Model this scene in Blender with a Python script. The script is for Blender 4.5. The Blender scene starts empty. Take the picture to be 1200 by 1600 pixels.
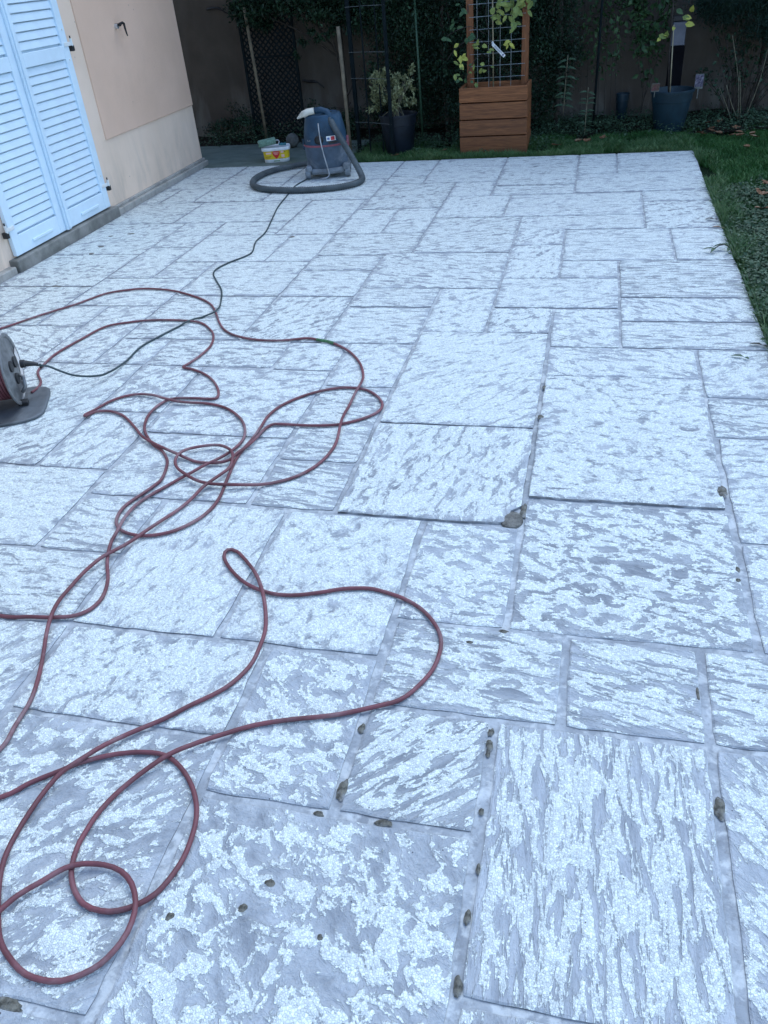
import bpy, math, random
import numpy as np
from mathutils import Vector, Matrix
from mathutils import noise as mnoise

random.seed(7); rng = np.random.default_rng(7)
sc = bpy.context.scene
col = sc.collection
R = math.radians

# ------------------------------------------------------------ camera, sky, sun, exposure
cam = bpy.data.objects.new('camera', bpy.data.cameras.new('camera')); col.objects.link(cam)
rx = Vector((0.9713289, 0.2243424, -0.0786810)); dn = Vector((0.0658042, -0.5717280, -0.8178000)); fw = Vector((-0.2284515, 0.7891752, -0.5700986))
m = Matrix((rx, -dn, -fw)).transposed().to_4x4(); m.translation = Vector((0, 0, 1.6))
cam.matrix_world = m
cam.data.sensor_fit = 'VERTICAL'; cam.data.sensor_height = 36.0; cam.data.lens = 28.006
cam.data.clip_start = 0.05; cam.data.clip_end = 500
sc.camera = cam

SUN_EL, SUN_AZ = R(62), R(25)        # azimuth measured from +Y towards +X
w = bpy.data.worlds.new('World'); sc.world = w; w.use_nodes = True
wn = w.node_tree.nodes; wl = w.node_tree.links
bg = wn['Background']; sky = wn.new('ShaderNodeTexSky'); sky.sky_type = 'NISHITA'; sky.sun_disc = False
sky.sun_elevation = SUN_EL; sky.sun_rotation = SUN_AZ; sky.air_density = 1.0; sky.dust_density = 0.6; sky.ozone_density = 1.6
wl.new(sky.outputs[0], bg.inputs[0]); bg.inputs[1].default_value = 0.15
sd = bpy.data.lights.new('sun', 'SUN'); sd.energy = 0.75; sd.angle = R(50); sd.color = (0.80, 0.95, 1.0)
so = bpy.data.objects.new('sun', sd); col.objects.link(so)
dv = Vector((math.sin(SUN_AZ)*math.cos(SUN_EL), math.cos(SUN_AZ)*math.cos(SUN_EL), math.sin(SUN_EL)))
so.rotation_euler = dv.to_track_quat('Z', 'Y').to_euler()
sc.view_settings.view_transform = 'Standard'; sc.view_settings.look = 'None'
sc.view_settings.exposure = 1.30; sc.view_settings.gamma = 1.0; sc.view_settings.use_curve_mapping = False

# ------------------------------------------------------------ node helpers
class NT:
    def __init__(s, name):
        s.m = bpy.data.materials.new(name); s.m.use_nodes = True
        s.n = s.m.node_tree.nodes; s.l = s.m.node_tree.links
        s.p = s.n['Principled BSDF']
    def put(s, v, sock):
        if v is None: return
        if isinstance(v, bpy.types.NodeSocket): s.l.new(v, sock)
        else: sock.default_value = (tuple(v) + (1,)) if (isinstance(v, tuple) and len(v) == 3 and sock.type == 'RGBA') else v
    def math(s, op, a, b=None, c=None, clamp=False):
        n = s.n.new('ShaderNodeMath'); n.operation = op; n.use_clamp = clamp
        for i, v in enumerate((a, b, c)): s.put(v, n.inputs[i])
        return n.outputs[0]
    def mix(s, f, a, b, mode='MIX'):
        n = s.n.new('ShaderNodeMix'); n.data_type = 'RGBA'; n.blend_type = mode
        s.put(f, n.inputs[0]); s.put(a, n.inputs[6]); s.put(b, n.inputs[7]); return n.outputs[2]
    def noise(s, vec, scale, detail=4, rough=0.55, dist=0.0):
        n = s.n.new('ShaderNodeTexNoise'); s.put(vec, n.inputs['Vector']); s.put(scale, n.inputs['Scale'])
        n.inputs['Detail'].default_value = detail; n.inputs['Roughness'].default_value = rough; n.inputs['Distortion'].default_value = dist
        return n.outputs[0]
    def voro(s, vec, scale, feature='F1', out='Distance', rand=1.0):
        n = s.n.new('ShaderNodeTexVoronoi'); n.feature = feature; s.put(vec, n.inputs['Vector']); n.inputs['Scale'].default_value = scale
        n.inputs['Randomness'].default_value = rand
        return n.outputs[out]
    def step(s, v, lo, hi):
        n = s.n.new('ShaderNodeMapRange'); n.interpolation_type = 'SMOOTHSTEP'
        s.put(v, n.inputs[0]); s.put(lo, n.inputs[1]); s.put(hi, n.inputs[2]); return n.outputs[0]
    def pos(s): return s.n.new('ShaderNodeNewGeometry').outputs['Position']
    def obj(s): return s.n.new('ShaderNodeTexCoord').outputs['Object']
    def rand(s): return s.n.new('ShaderNodeObjectInfo').outputs['Random']
    def scale(s, vec, v):
        n = s.n.new('ShaderNodeVectorMath'); n.operation = 'MULTIPLY'; s.put(vec, n.inputs[0]); n.inputs[1].default_value = v; return n.outputs[0]
    def attr(s, name, typ='OBJECT'):
        n = s.n.new('ShaderNodeAttribute'); n.attribute_type = typ; n.attribute_name = name; return n
    def ramp(s, f, stops):
        n = s.n.new('ShaderNodeValToRGB'); s.put(f, n.inputs[0]); e = n.color_ramp.elements
        e[0].position, e[0].color = stops[0][0], tuple(stops[0][1]) + (1,)
        e[1].position, e[1].color = stops[-1][0], tuple(stops[-1][1]) + (1,)
        for p, c in stops[1:-1]:
            k = e.new(p); k.color = tuple(c) + (1,)
        return n.outputs[0]
    def bump(s, h, strength=0.5, dist=0.002, normal=None):
        n = s.n.new('ShaderNodeBump'); n.inputs['Strength'].default_value = strength; n.inputs['Distance'].default_value = dist
        s.put(h, n.inputs['Height']); s.put(normal, n.inputs['Normal']); return n.outputs[0]
    def out(s, color, rough=0.7, normal=None, metal=0.0, spec=0.4):
        s.put(color, s.p.inputs['Base Color']); s.put(rough, s.p.inputs['Roughness']); s.put(normal, s.p.inputs['Normal'])
        s.p.inputs['Metallic'].default_value = metal; s.p.inputs['Specular IOR Level'].default_value = spec
        return s.m

def simple(name, c, rough=0.6, var=0.25, scale=20, bump=0.3, bdist=0.002, metal=0.0, dirt=None, dirt_amt=0.4, spec=0.4):
    t = NT(name); o = t.obj()
    n = t.noise(o, scale, 5, 0.6)
    lo = tuple(x*(1-var) for x in c); hi = tuple(min(1, x*(1+var)) for x in c)
    cc = t.mix(t.step(n, 0.3, 0.7), lo, hi)
    if dirt:
        d = t.noise(o, scale*0.35, 6, 0.7, 0.5)
        cc = t.mix(t.math('MULTIPLY', t.step(d, 0.45, 0.75), dirt_amt), cc, dirt)
    nb = t.bump(t.noise(o, scale*4, 4, 0.6), bump, bdist)
    return t.out(cc, rough, nb, metal, spec)

# ------------------------------------------------------------ mesh helpers
class MB:
    def __init__(s): s.v = []; s.f = []; s.uv = None
    def add(s, vs, fs):
        b = len(s.v); s.v += [tuple(p) for p in vs]; s.f += [tuple(i+b for i in f) for f in fs]; return s
    def box(s, c, d, rot=None, bev=0.0):
        x, y, z = d[0]/2, d[1]/2, d[2]/2
        b = min(bev, x*.9, y*.9, z*.9)
        if b <= 0:
            P = [(-x,-y,-z),(x,-y,-z),(x,y,-z),(-x,y,-z),(-x,-y,z),(x,-y,z),(x,y,z),(-x,y,z)]
            F = [(0,3,2,1),(4,5,6,7),(0,1,5,4),(1,2,6,5),(2,3,7,6),(3,0,4,7)]
        else:
            P = []
            for sz in (-1, 1):
                for (sx, sy) in ((-1,-1),(1,-1),(1,1),(-1,1)):
                    P += [(sx*(x-b), sy*(y-b), sz*z), (sx*(x-b), sy*y, sz*(z-b)), (sx*x, sy*(y-b), sz*(z-b))]
            def I(l, k, t): return (l*4+k)*3+t
            F = [tuple(I(0,k,0) for k in (3,2,1,0)), tuple(I(1,k,0) for k in range(4))]
            for k in range(4):
                n = (k+1) % 4
                a, bb = (1, 1) if k in (0, 2) else (2, 2)
                F.append((I(0,k,a), I(0,n,bb), I(1,n,bb), I(1,k,a)))
                F.append((I(0,k,0), I(0,n,0), I(0,n,bb), I(0,k,a)))
                F.append((I(1,k,a), I(1,n,bb), I(1,n,0), I(1,k,0)))
                o1, o2 = (1, 2)
                F.append((I(0,k,o1), I(1,k,o1), I(1,k,o2), I(0,k,o2)))
                F.append((I(0,k,0), I(0,k,1), I(0,k,2))); F.append((I(1,k,0), I(1,k,2), I(1,k,1)))
        if rot is not None: P = [rot @ Vector(p) for p in P]
        return s.add([(p[0]+c[0], p[1]+c[1], p[2]+c[2]) for p in P], F)
    def tube(s, pts, r, n=8, cap=True):
        pts = [Vector(p) for p in pts]; N = len(pts)
        rr = r if isinstance(r, (list, tuple)) else [r]*N
        up = None; rings = []
        for i in range(N):
            t = (pts[min(i+1, N-1)] - pts[max(i-1, 0)])
            if t.length < 1e-9: t = Vector((0, 0, 1))
            t.normalize()
            if up is None:
                up = Vector((0, 0, 1)) if abs(t.z) < 0.9 else Vector((1, 0, 0))
            a = t.cross(up)
            if a.length < 1e-4: a = t.orthogonal()
            a.normalize(); b = a.cross(t).normalized(); up = b
            rings.append([pts[i] + (a*math.cos(2*math.pi*k/n) + b*math.sin(2*math.pi*k/n))*rr[i] for k in range(n)])
        V = [p for g in rings for p in g]
        F = [(i*n+k, i*n+(k+1) % n, (i+1)*n+(k+1) % n, (i+1)*n+k) for i in range(N-1) for k in range(n)]
        if cap: F += [tuple(range(n-1, -1, -1)), tuple((N-1)*n+k for k in range(n))]
        return s.add(V, F)
    def lathe(s, prof, n=32, c=(0, 0, 0), cap0=True, cap1=True, sx=1, sy=1, power=2.0):
        V = []
        for r, z in prof:
            for k in range(n):
                a = 2*math.pi*k/n; ca, sa = math.cos(a), math.sin(a)
                q = (abs(ca)**power + abs(sa)**power)**(-1/power)
                V.append((c[0]+r*sx*q*ca, c[1]+r*sy*q*sa, c[2]+z))
        F = [(i*n+k, i*n+(k+1) % n, (i+1)*n+(k+1) % n, (i+1)*n+k) for i in range(len(prof)-1) for k in range(n)]
        if cap0: F.append(tuple(range(n-1, -1, -1)))
        if cap1: F.append(tuple((len(prof)-1)*n+k for k in range(n)))
        return s.add(V, F)
    def leaf(s, base, d, nrm, L, W, fold=0.25, droop=0.15):
        d = Vector(d).normalized(); nrm = Vector(nrm); sd_ = d.cross(nrm)
        if sd_.length < 1e-3: sd_ = d.orthogonal()
        sd_.normalize(); nn = sd_.cross(d)
        b = Vector(base)
        p = lambda u, v, h: b + d*(u*L) + sd_*(v*W/2) + nn*(h*L)
        P = [p(0,0,0), p(.3,-.85,fold*.3), p(.68,-.7,fold*.25-droop*.4), p(1,0,-droop), p(.68,.7,fold*.25-droop*.4), p(.3,.85,fold*.3), p(.5,0,-.02)]
        return s.add(P, [(0,1,6),(1,2,6),(2,3,6),(3,4,6),(4,5,6),(5,0,6)])
    def build(s, name, mat, parent=None, smooth=False, origin=None, uv=None, auto=None):
        me = bpy.data.meshes.new(name)
        v = s.v
        if origin is None and parent is not None and parent.get('_w'): origin = WORLD_O[parent.name]
        if origin is not None: v = [(a-origin[0], b-origin[1], c-origin[2]) for a, b, c in v]
        me.from_pydata([tuple(p) for p in v], [], s.f)
        me.materials.append(mat)
        if smooth: me.polygons.foreach_set('use_smooth', [True]*len(me.polygons))
        if smooth and auto: me.set_sharp_from_angle(angle=R(auto))
        if uv is not None:
            l = me.uv_layers.new(name='grain'); idx = np.empty(len(me.loops), int); me.loops.foreach_get('vertex_index', idx)
            l.data.foreach_set('uv', np.array(uv)[idx].ravel())
        me.update()
        o = bpy.data.objects.new(name, me); col.objects.link(o)
        if parent is not None: o.parent = parent
        return o
WORLD_O = {}
def tag(o, label=None, cat=None, group=None, kind=None):
    if label: o['label'] = label
    if cat: o['category'] = cat
    if group: o['group'] = group
    if kind: o['kind'] = kind
    return o
def thing(name, label, cat, loc=(0, 0, 0), rz=0.0, group=None):
    o = bpy.data.objects.new(name, None); col.objects.link(o); o.empty_display_size = 0.1
    o.location = loc; o.rotation_euler = (0, 0, rz)
    return tag(o, label, cat, group)
def fast_mesh(name, V, F, mat, parent=None, k=3):
    V = np.asarray(V, dtype=np.float32); F = np.asarray(F, dtype=np.int32)
    me = bpy.data.meshes.new(name); me.vertices.add(len(V)); me.vertices.foreach_set('co', V.ravel())
    me.loops.add(F.size); me.loops.foreach_set('vertex_index', F.ravel())
    me.polygons.add(len(F)); me.polygons.foreach_set('loop_start', np.arange(len(F), dtype=np.int32)*k)
    me.polygons.foreach_set('loop_total', np.full(len(F), k, dtype=np.int32))
    me.materials.append(mat); me.update(calc_edges=True); me.validate()
    o = bpy.data.objects.new(name, me); col.objects.link(o)
    if parent is not None: o.parent = parent
    return o
def leaves(C, D, L, W, up=None, curl=0.2):
    """many small folded leaves: C centres, D directions (N,3), L lengths, W widths -> V, F"""
    N = len(C); D = D/np.linalg.norm(D, axis=1, keepdims=True)
    U = rng.normal(size=(N, 3))*0.5 if up is None else up + rng.normal(size=(N, 3))*0.35
    if up is None: U[:, 2] += 0.8
    S = np.cross(D, U); S /= np.linalg.norm(S, axis=1, keepdims=True)+1e-9
    Nn = np.cross(S, D)
    L = L[:, None]; W = W[:, None]
    v0 = C; v1 = C + D*L*.45 - S*W*.5 + Nn*L*curl*.5; v2 = C + D*L - Nn*L*curl*.6; v3 = C + D*L*.45 + S*W*.5 + Nn*L*curl*.5
    V = np.stack([v0, v1, v2, v3], 1).reshape(-1, 3)
    b = np.arange(N)[:, None]*4
    F = np.concatenate([b+np.array([[0, 1, 2]]), b+np.array([[0, 2, 3]])], 0)
    return V, F
def spline(P, step=0.02):
    P = [Vector(p) for p in P]; out = []
    for i in range(len(P)-1):
        p0, p1, p2, p3 = P[max(i-1, 0)], P[i], P[i+1], P[min(i+2, len(P)-1)]
        k = max(2, int((p2-p1).length/step))
        for j in range(k):
            t = j/k
            out.append(0.5*((2*p1) + (p2-p0)*t + (2*p0-5*p1+4*p2-p3)*t*t + (3*p1-p0-3*p2+p3)*t**3))
    out.append(P[-1]); return out

# ------------------------------------------------------------ materials
def mat_slab():
    t = NT('efflorescent_stone')
    uv = t.n.new('ShaderNodeUVMap'); uv.uv_map = 'grain'; g = uv.outputs[0]
    pos = t.pos()
    cov = t.attr('coverage').outputs['Fac']; con = t.attr('contrast').outputs['Fac']
    warp = t.n.new('ShaderNodeTexNoise'); t.put(g, warp.inputs['Vector']); warp.inputs['Scale'].default_value = 5; warp.inputs['Detail'].default_value = 3
    wv = t.n.new('ShaderNodeVectorMath'); wv.operation = 'MULTIPLY_ADD'
    t.put(warp.outputs['Color'], wv.inputs[0]); wv.inputs[1].default_value = (0.08, 0.08, 0); t.put(g, wv.inputs[2])
    gw = wv.outputs[0]
    n0 = t.noise(gw, 5.5, 2, 0.5, 0.2)
    n1 = t.math('ADD', t.math('MULTIPLY', t.noise(gw, 21.0, 7, 0.59, 0.5), 0.84), t.math('MULTIPLY', n0, 0.16))
    n2 = t.noise(gw, 60.0, 4, 0.6, 0.3)
    rim = t.attr('rim', 'GEOMETRY').outputs['Fac']
    cells = t.voro(pos, 185.0, 'F1', 'Color')
    cr = t.n.new('ShaderNodeSeparateColor'); t.put(cells, cr.inputs[0]); crnd = cr.outputs[0]
    h = t.math('ADD', n1, t.math('MULTIPLY', t.math('SUBTRACT', n2, 0.5), 0.26))
    h = t.math('ADD', h, t.math('MULTIPLY', t.math('SUBTRACT', crnd, 0.5), 0.035))
    rimn = t.math('MULTIPLY', t.math('SUBTRACT', 1.0, rim), t.step(t.noise(pos, 14, 3, 0.6), 0.35, 0.65))
    h = t.math('SUBTRACT', h, t.math('MULTIPLY', rimn, 0.16))
    thr = t.math('SUBTRACT', 0.657, t.math('MULTIPLY', cov, 0.34))
    soft = t.math('MULTIPLY_ADD', con, -0.085, 0.10)
    mask = t.step(h, t.math('SUBTRACT', thr, soft), t.math('ADD', thr, soft))
    # thin partial deposit between the heavy patches
    n3 = t.noise(gw, 6.0, 5, 0.6)
    film = t.math('MULTIPLY', t.step(t.math('ADD', t.math('MULTIPLY', n3, 0.5), t.math('MULTIPLY', n1, 0.5)), 0.36, 0.60), t.math('MULTIPLY_ADD', con, -0.34, 0.80))
    grey = t.ramp(t.noise(g, 16, 5, 0.6), [(0.3, (0.205, 0.225, 0.25)), (0.5, (0.285, 0.31, 0.34)), (0.72, (0.39, 0.415, 0.44))])
    dark = t.step(t.noise(gw, 9.0, 5, 0.7, 0.6), 0.64, 0.70)
    grey = t.mix(t.math('MULTIPLY', dark, 0.3), grey, (0.20, 0.22, 0.245))
    edge = t.voro(pos, 185.0, 'DISTANCE_TO_EDGE')
    crack = t.step(edge, 0.0, 0.20)
    wv_ = t.math('MULTIPLY_ADD', crnd, 0.36, 0.72)
    white = t.mix(t.math('MULTIPLY', t.math('SUBTRACT', 1.0, crack), 0.62), (0.80, 0.86, 0.83), (0.50, 0.55, 0.58))
    white = t.mix(1.0, white, t.n.new('ShaderNodeCombineColor').outputs[0], 'MULTIPLY') if False else white
    wm = t.n.new('ShaderNodeVectorMath'); wm.operation = 'SCALE'; t.put(white, wm.inputs[0]); t.put(wv_, wm.inputs['Scale'])
    filmc = t.mix(0.55, wm.outputs[0], (0.55, 0.59, 0.66))
    tone = t.n.new('ShaderNodeVectorMath'); tone.operation = 'SCALE'; t.put(grey, tone.inputs[0]); t.put(t.math('MULTIPLY_ADD', t.rand(), 0.34, 0.84), tone.inputs['Scale'])
    base = t.mix(film, tone.outputs[0], filmc)
    c = t.mix(mask, base, wm.outputs[0])
    # pin-hole specks
    sp = t.voro(pos, 26.0, 'F1'); c = t.mix(t.math('MULTIPLY', t.math('LESS_THAN', sp, 0.045), t.math('GREATER_THAN', t.noise(pos, 3.0, 2), 0.52)), c, (0.06, 0.06, 0.07))
    h1 = t.math('ADD', t.math('MULTIPLY', h, 1.0), t.math('MULTIPLY', mask, 0.025))
    b1 = t.bump(h1, 1.0, 0.019)
    b2 = t.bump(t.math('MULTIPLY', crack, mask), 0.5, 0.0015, b1)
    b3 = t.bump(t.noise(pos, 260, 3, 0.6), 0.35, 0.001, b2)
    return t.out(c, 0.82, b3, 0, 0.25)
def mat_mortar():
    t = NT('joint_mortar'); pos = t.pos()
    n = t.noise(pos, 9, 6, 0.65, 0.3)
    c = t.ramp(n, [(0.28, (0.22, 0.235, 0.255)), (0.5, (0.315, 0.34, 0.365)), (0.72, (0.47, 0.50, 0.52))])
    s = t.noise(t.scale(pos, (1, 1, 1)), 55, 4, 0.7)
    c = t.mix(t.math('MULTIPLY', t.step(s, 0.50, 0.66), 0.55), c, (0.20, 0.21, 0.22))
    wm = t.step(t.math('ADD', t.noise(pos, 20, 6, 0.65, 0.4), t.math('MULTIPLY', t.noise(pos, 2.2, 3), 0.25)), 0.60, 0.74)
    c = t.mix(t.math('MULTIPLY', wm, 0.45), c, (0.70, 0.73, 0.72))
    b = t.bump(t.math('ADD', t.noise(pos, 30, 5, 0.6), t.math('MULTIPLY', t.noise(pos, 220, 3), 0.3)), 0.7, 0.004)
    return t.out(c, 0.85, b, 0, 0.2)
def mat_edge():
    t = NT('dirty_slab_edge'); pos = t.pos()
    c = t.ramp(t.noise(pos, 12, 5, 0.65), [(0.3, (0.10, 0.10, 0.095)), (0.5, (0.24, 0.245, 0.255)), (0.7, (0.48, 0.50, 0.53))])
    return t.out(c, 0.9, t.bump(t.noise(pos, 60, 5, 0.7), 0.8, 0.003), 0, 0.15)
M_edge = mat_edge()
M_slab = mat_slab(); M_mortar = mat_mortar()

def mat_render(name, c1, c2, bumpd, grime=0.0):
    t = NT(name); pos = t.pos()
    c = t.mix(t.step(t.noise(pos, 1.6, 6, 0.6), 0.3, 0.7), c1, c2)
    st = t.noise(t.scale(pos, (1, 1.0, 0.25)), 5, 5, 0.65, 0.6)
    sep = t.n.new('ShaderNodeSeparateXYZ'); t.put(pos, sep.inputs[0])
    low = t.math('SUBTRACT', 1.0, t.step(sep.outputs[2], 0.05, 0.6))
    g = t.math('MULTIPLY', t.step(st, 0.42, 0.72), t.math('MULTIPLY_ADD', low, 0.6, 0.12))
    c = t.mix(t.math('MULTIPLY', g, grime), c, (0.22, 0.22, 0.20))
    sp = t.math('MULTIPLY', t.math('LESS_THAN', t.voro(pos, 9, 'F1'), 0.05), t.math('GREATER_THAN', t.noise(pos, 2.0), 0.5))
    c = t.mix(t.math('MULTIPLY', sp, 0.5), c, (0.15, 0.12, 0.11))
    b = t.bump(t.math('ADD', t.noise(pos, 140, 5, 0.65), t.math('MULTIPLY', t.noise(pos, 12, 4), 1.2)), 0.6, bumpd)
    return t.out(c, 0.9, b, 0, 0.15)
M_wall_rough = mat_render('peach_roughcast', (0.70, 0.485, 0.36), (0.76, 0.53, 0.40), 0.004, 0.25)
M_wall_smooth = mat_render('pale_smooth_render', (0.76, 0.585, 0.455), (0.83, 0.65, 0.52), 0.0015, 0.45)
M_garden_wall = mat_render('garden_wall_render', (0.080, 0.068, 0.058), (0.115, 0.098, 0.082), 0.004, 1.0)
M_plinth = simple('grey_cement_trim', (0.36, 0.345, 0.32), 0.85, 0.2, 9, 0.5, 0.003, dirt=(0.15, 0.15, 0.13), dirt_amt=0.6)
M_sill = simple('weathered_concrete', (0.21, 0.205, 0.19), 0.85, 0.3, 7, 0.6, 0.004, dirt=(0.10, 0.105, 0.09), dirt_amt=0.7)
M_shutter = simple('pale_blue_paint', (0.66, 0.80, 0.90), 0.45, 0.04, 6, 0.25, 0.0008, dirt=(0.50, 0.62, 0.72), dirt_amt=0.3)
M_iron = simple('black_iron', (0.02, 0.02, 0.022), 0.5, 0.3, 30, 0.4, 0.001)
M_silver = simple('galvanised_metal', (0.55, 0.58, 0.60), 0.35, 0.15, 30, 0.3, 0.0006, metal=0.6)
M_white = simple('white_plastic', (0.72, 0.75, 0.75), 0.4, 0.08, 20, 0.2, 0.0005, dirt=(0.45, 0.45, 0.42), dirt_amt=0.4)
M_paving2 = None
def mat_side():
    t = NT('damp_mossy_concrete'); pos = t.pos()
    c = t.ramp(t.noise(t.scale(pos, (1, 1.6, 1)), 5, 6, 0.65, 0.4), [(0.3, (0.085, 0.115, 0.095)), (0.55, (0.13, 0.165, 0.145)), (0.75, (0.19, 0.22, 0.195))])
    return t.out(c, 0.75, t.bump(t.noise(pos, 40, 5, 0.7), 0.7, 0.006), 0, 0.3)
M_side = mat_side()
def mat_soil():
    t = NT('dark_soil'); pos = t.pos()
    c = t.ramp(t.noise(pos, 18, 6, 0.7), [(0.3, (0.012, 0.012, 0.009)), (0.7, (0.035, 0.03, 0.022))])
    return t.out(c, 0.95, t.bump(t.noise(pos, 50, 5, 0.7), 1, 0.02), 0, 0.1)
M_soil = mat_soil()
def mat_lawn():
    t = NT('turf'); pos = t.pos()
    c = t.ramp(t.noise(pos, 22, 6, 0.7), [(0.3, (0.004, 0.010, 0.005)), (0.7, (0.010, 0.030, 0.010))])
    return t.out(c, 0.95, t.bump(t.noise(pos, 60, 5, 0.7), 1, 0.02), 0, 0.1)
M_lawn = mat_lawn()
def mat_leaf(name, stops, scale=7.0, rough=0.55, spec=0.3, trans=0.0):
    t = NT(name); pos = t.pos()
    n = t.noise(pos, scale, 3, 0.6); n2 = t.noise(pos, scale*9, 2, 0.5)
    f = t.math('ADD', t.math('MULTIPLY', n, 0.55), t.math('MULTIPLY', n2, 0.45))
    c = t.ramp(f, stops)
    return t.out(c, rough, None, 0, spec)
M_hedge = mat_leaf('dark_evergreen_leaf', [(0.32, (0.004, 0.010, 0.006)), (0.5, (0.013, 0.036, 0.019)), (0.66, (0.045, 0.100, 0.052))], 4)
M_mid = mat_leaf('mid_green_leaf', [(0.3, (0.018, 0.045, 0.020)), (0.5, (0.035, 0.085, 0.035)), (0.7, (0.08, 0.13, 0.05))], 5)
M_euon = mat_leaf('variegated_leaf', [(0.3, (0.10, 0.13, 0.07)), (0.5, (0.22, 0.24, 0.12)), (0.7, (0.36, 0.36, 0.20))], 9)
M_vine = mat_leaf('yellowing_vine_leaf', [(0.3, (0.09, 0.15, 0.05)), (0.5, (0.18, 0.23, 0.06)), (0.7, (0.34, 0.34, 0.08))], 6)
M_yellow = mat_leaf('yellow_leaf', [(0.3, (0.30, 0.32, 0.05)), (0.7, (0.5, 0.5, 0.12))], 9)
M_conifer = mat_leaf('conifer_needle', [(0.3, (0.008, 0.022, 0.016)), (0.55, (0.018, 0.05, 0.035)), (0.75, (0.04, 0.09, 0.06))], 5)
M_grass2 = mat_leaf('pale_grass_blade', [(0.3, (0.03, 0.08, 0.03)), (0.5, (0.07, 0.14, 0.05)), (0.7, (0.20, 0.26, 0.12))], 6)
M_grass = mat_leaf('grass_blade', [(0.3, (0.010, 0.050, 0.010)), (0.5, (0.026, 0.105, 0.018)), (0.7, (0.10, 0.19, 0.06))], 4)
M_clover = mat_leaf('ground_cover_leaf', [(0.3, (0.015, 0.035, 0.018)), (0.5, (0.035, 0.075, 0.038)), (0.7, (0.085, 0.14, 0.075))], 6)
M_dry = mat_leaf('dry_leaf', [(0.3, (0.13, 0.05, 0.025)), (0.5, (0.22, 0.11, 0.055)), (0.7, (0.36, 0.26, 0.17))], 12)
M_stem = simple('dark_stem', (0.035, 0.03, 0.025), 0.8, 0.4, 30)
M_straw = simple('dry_stalk', (0.16, 0.15, 0.10), 0.8, 0.4, 20)
M_cane = simple('bamboo_cane', (0.30, 0.26, 0.17), 0.6, 0.3, 14, 0.3)
M_stake = simple('weathered_stake', (0.17, 0.14, 0.095), 0.85, 0.3, 12, 0.5)
M_green_cane = simple('green_plastic_cane', (0.045, 0.10, 0.06), 0.5, 0.25, 12)
M_bark = simple('bark', (0.05, 0.042, 0.035), 0.9, 0.4, 14, 0.8, 0.01)
M_lattice = simple('dark_green_lattice_wood', (0.009, 0.014, 0.016), 0.9, 0.35, 14, 0.4, spec=0.1)
M_post = simple('dark_blue_steel', (0.006, 0.011, 0.013), 0.8, 0.3, 12, spec=0.1)
M_wire = simple('pale_wire', (0.30, 0.34, 0.35), 0.4, 0.2, 20, metal=0.3)

# ------------------------------------------------------------ ground, lawn, side paving
def sheet(name, x0, x1, y0, y1, z, mat, n=1, amp=0.0, kind='structure', parent=None):
    nx = ny = n; V = []; F = []
    for j in range(ny+1):
        for i in range(nx+1):
            x = x0+(x1-x0)*i/nx; y = y0+(y1-y0)*j/ny
            V.append((x, y, z + (amp*mnoise.noise(Vector((x*2.1, y*2.1, 3))) if amp else 0)))
    for j in range(ny):
        for i in range(nx): a = j*(nx+1)+i; F.append((a, a+1, a+nx+2, a+nx+1))
    o = MB().add(V, F).build(name, mat, parent)
    if kind: o['kind'] = kind
    return o
sheet('ground', -200, 200, -200, 200, -0.09, M_soil, 1)
PX0, PX1, PY0, PY1 = -3.84, 0.825, -2.0, 7.895
sheet('lawn', PX1+0.012, 6.0, -2.0, 9.9, -0.035, M_lawn, 60, 0.03)
sheet('lawn', -2.35, PX1+0.010, PY1+0.02, 8.75, -0.03, M_lawn, 40, 0.02)
sheet('planting_bed', -4.9, 6.0, 8.76, 9.89, -0.02, M_soil, 60, 0.05)
sp_ = MB().box(((-5.6-2.37)/2, (PY1+0.02+9.05)/2, -0.045), (3.23, 9.05-PY1-0.02, 0.09), None, 0.006)
tag(sp_.build('side_paving', M_side), kind='structure')

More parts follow.
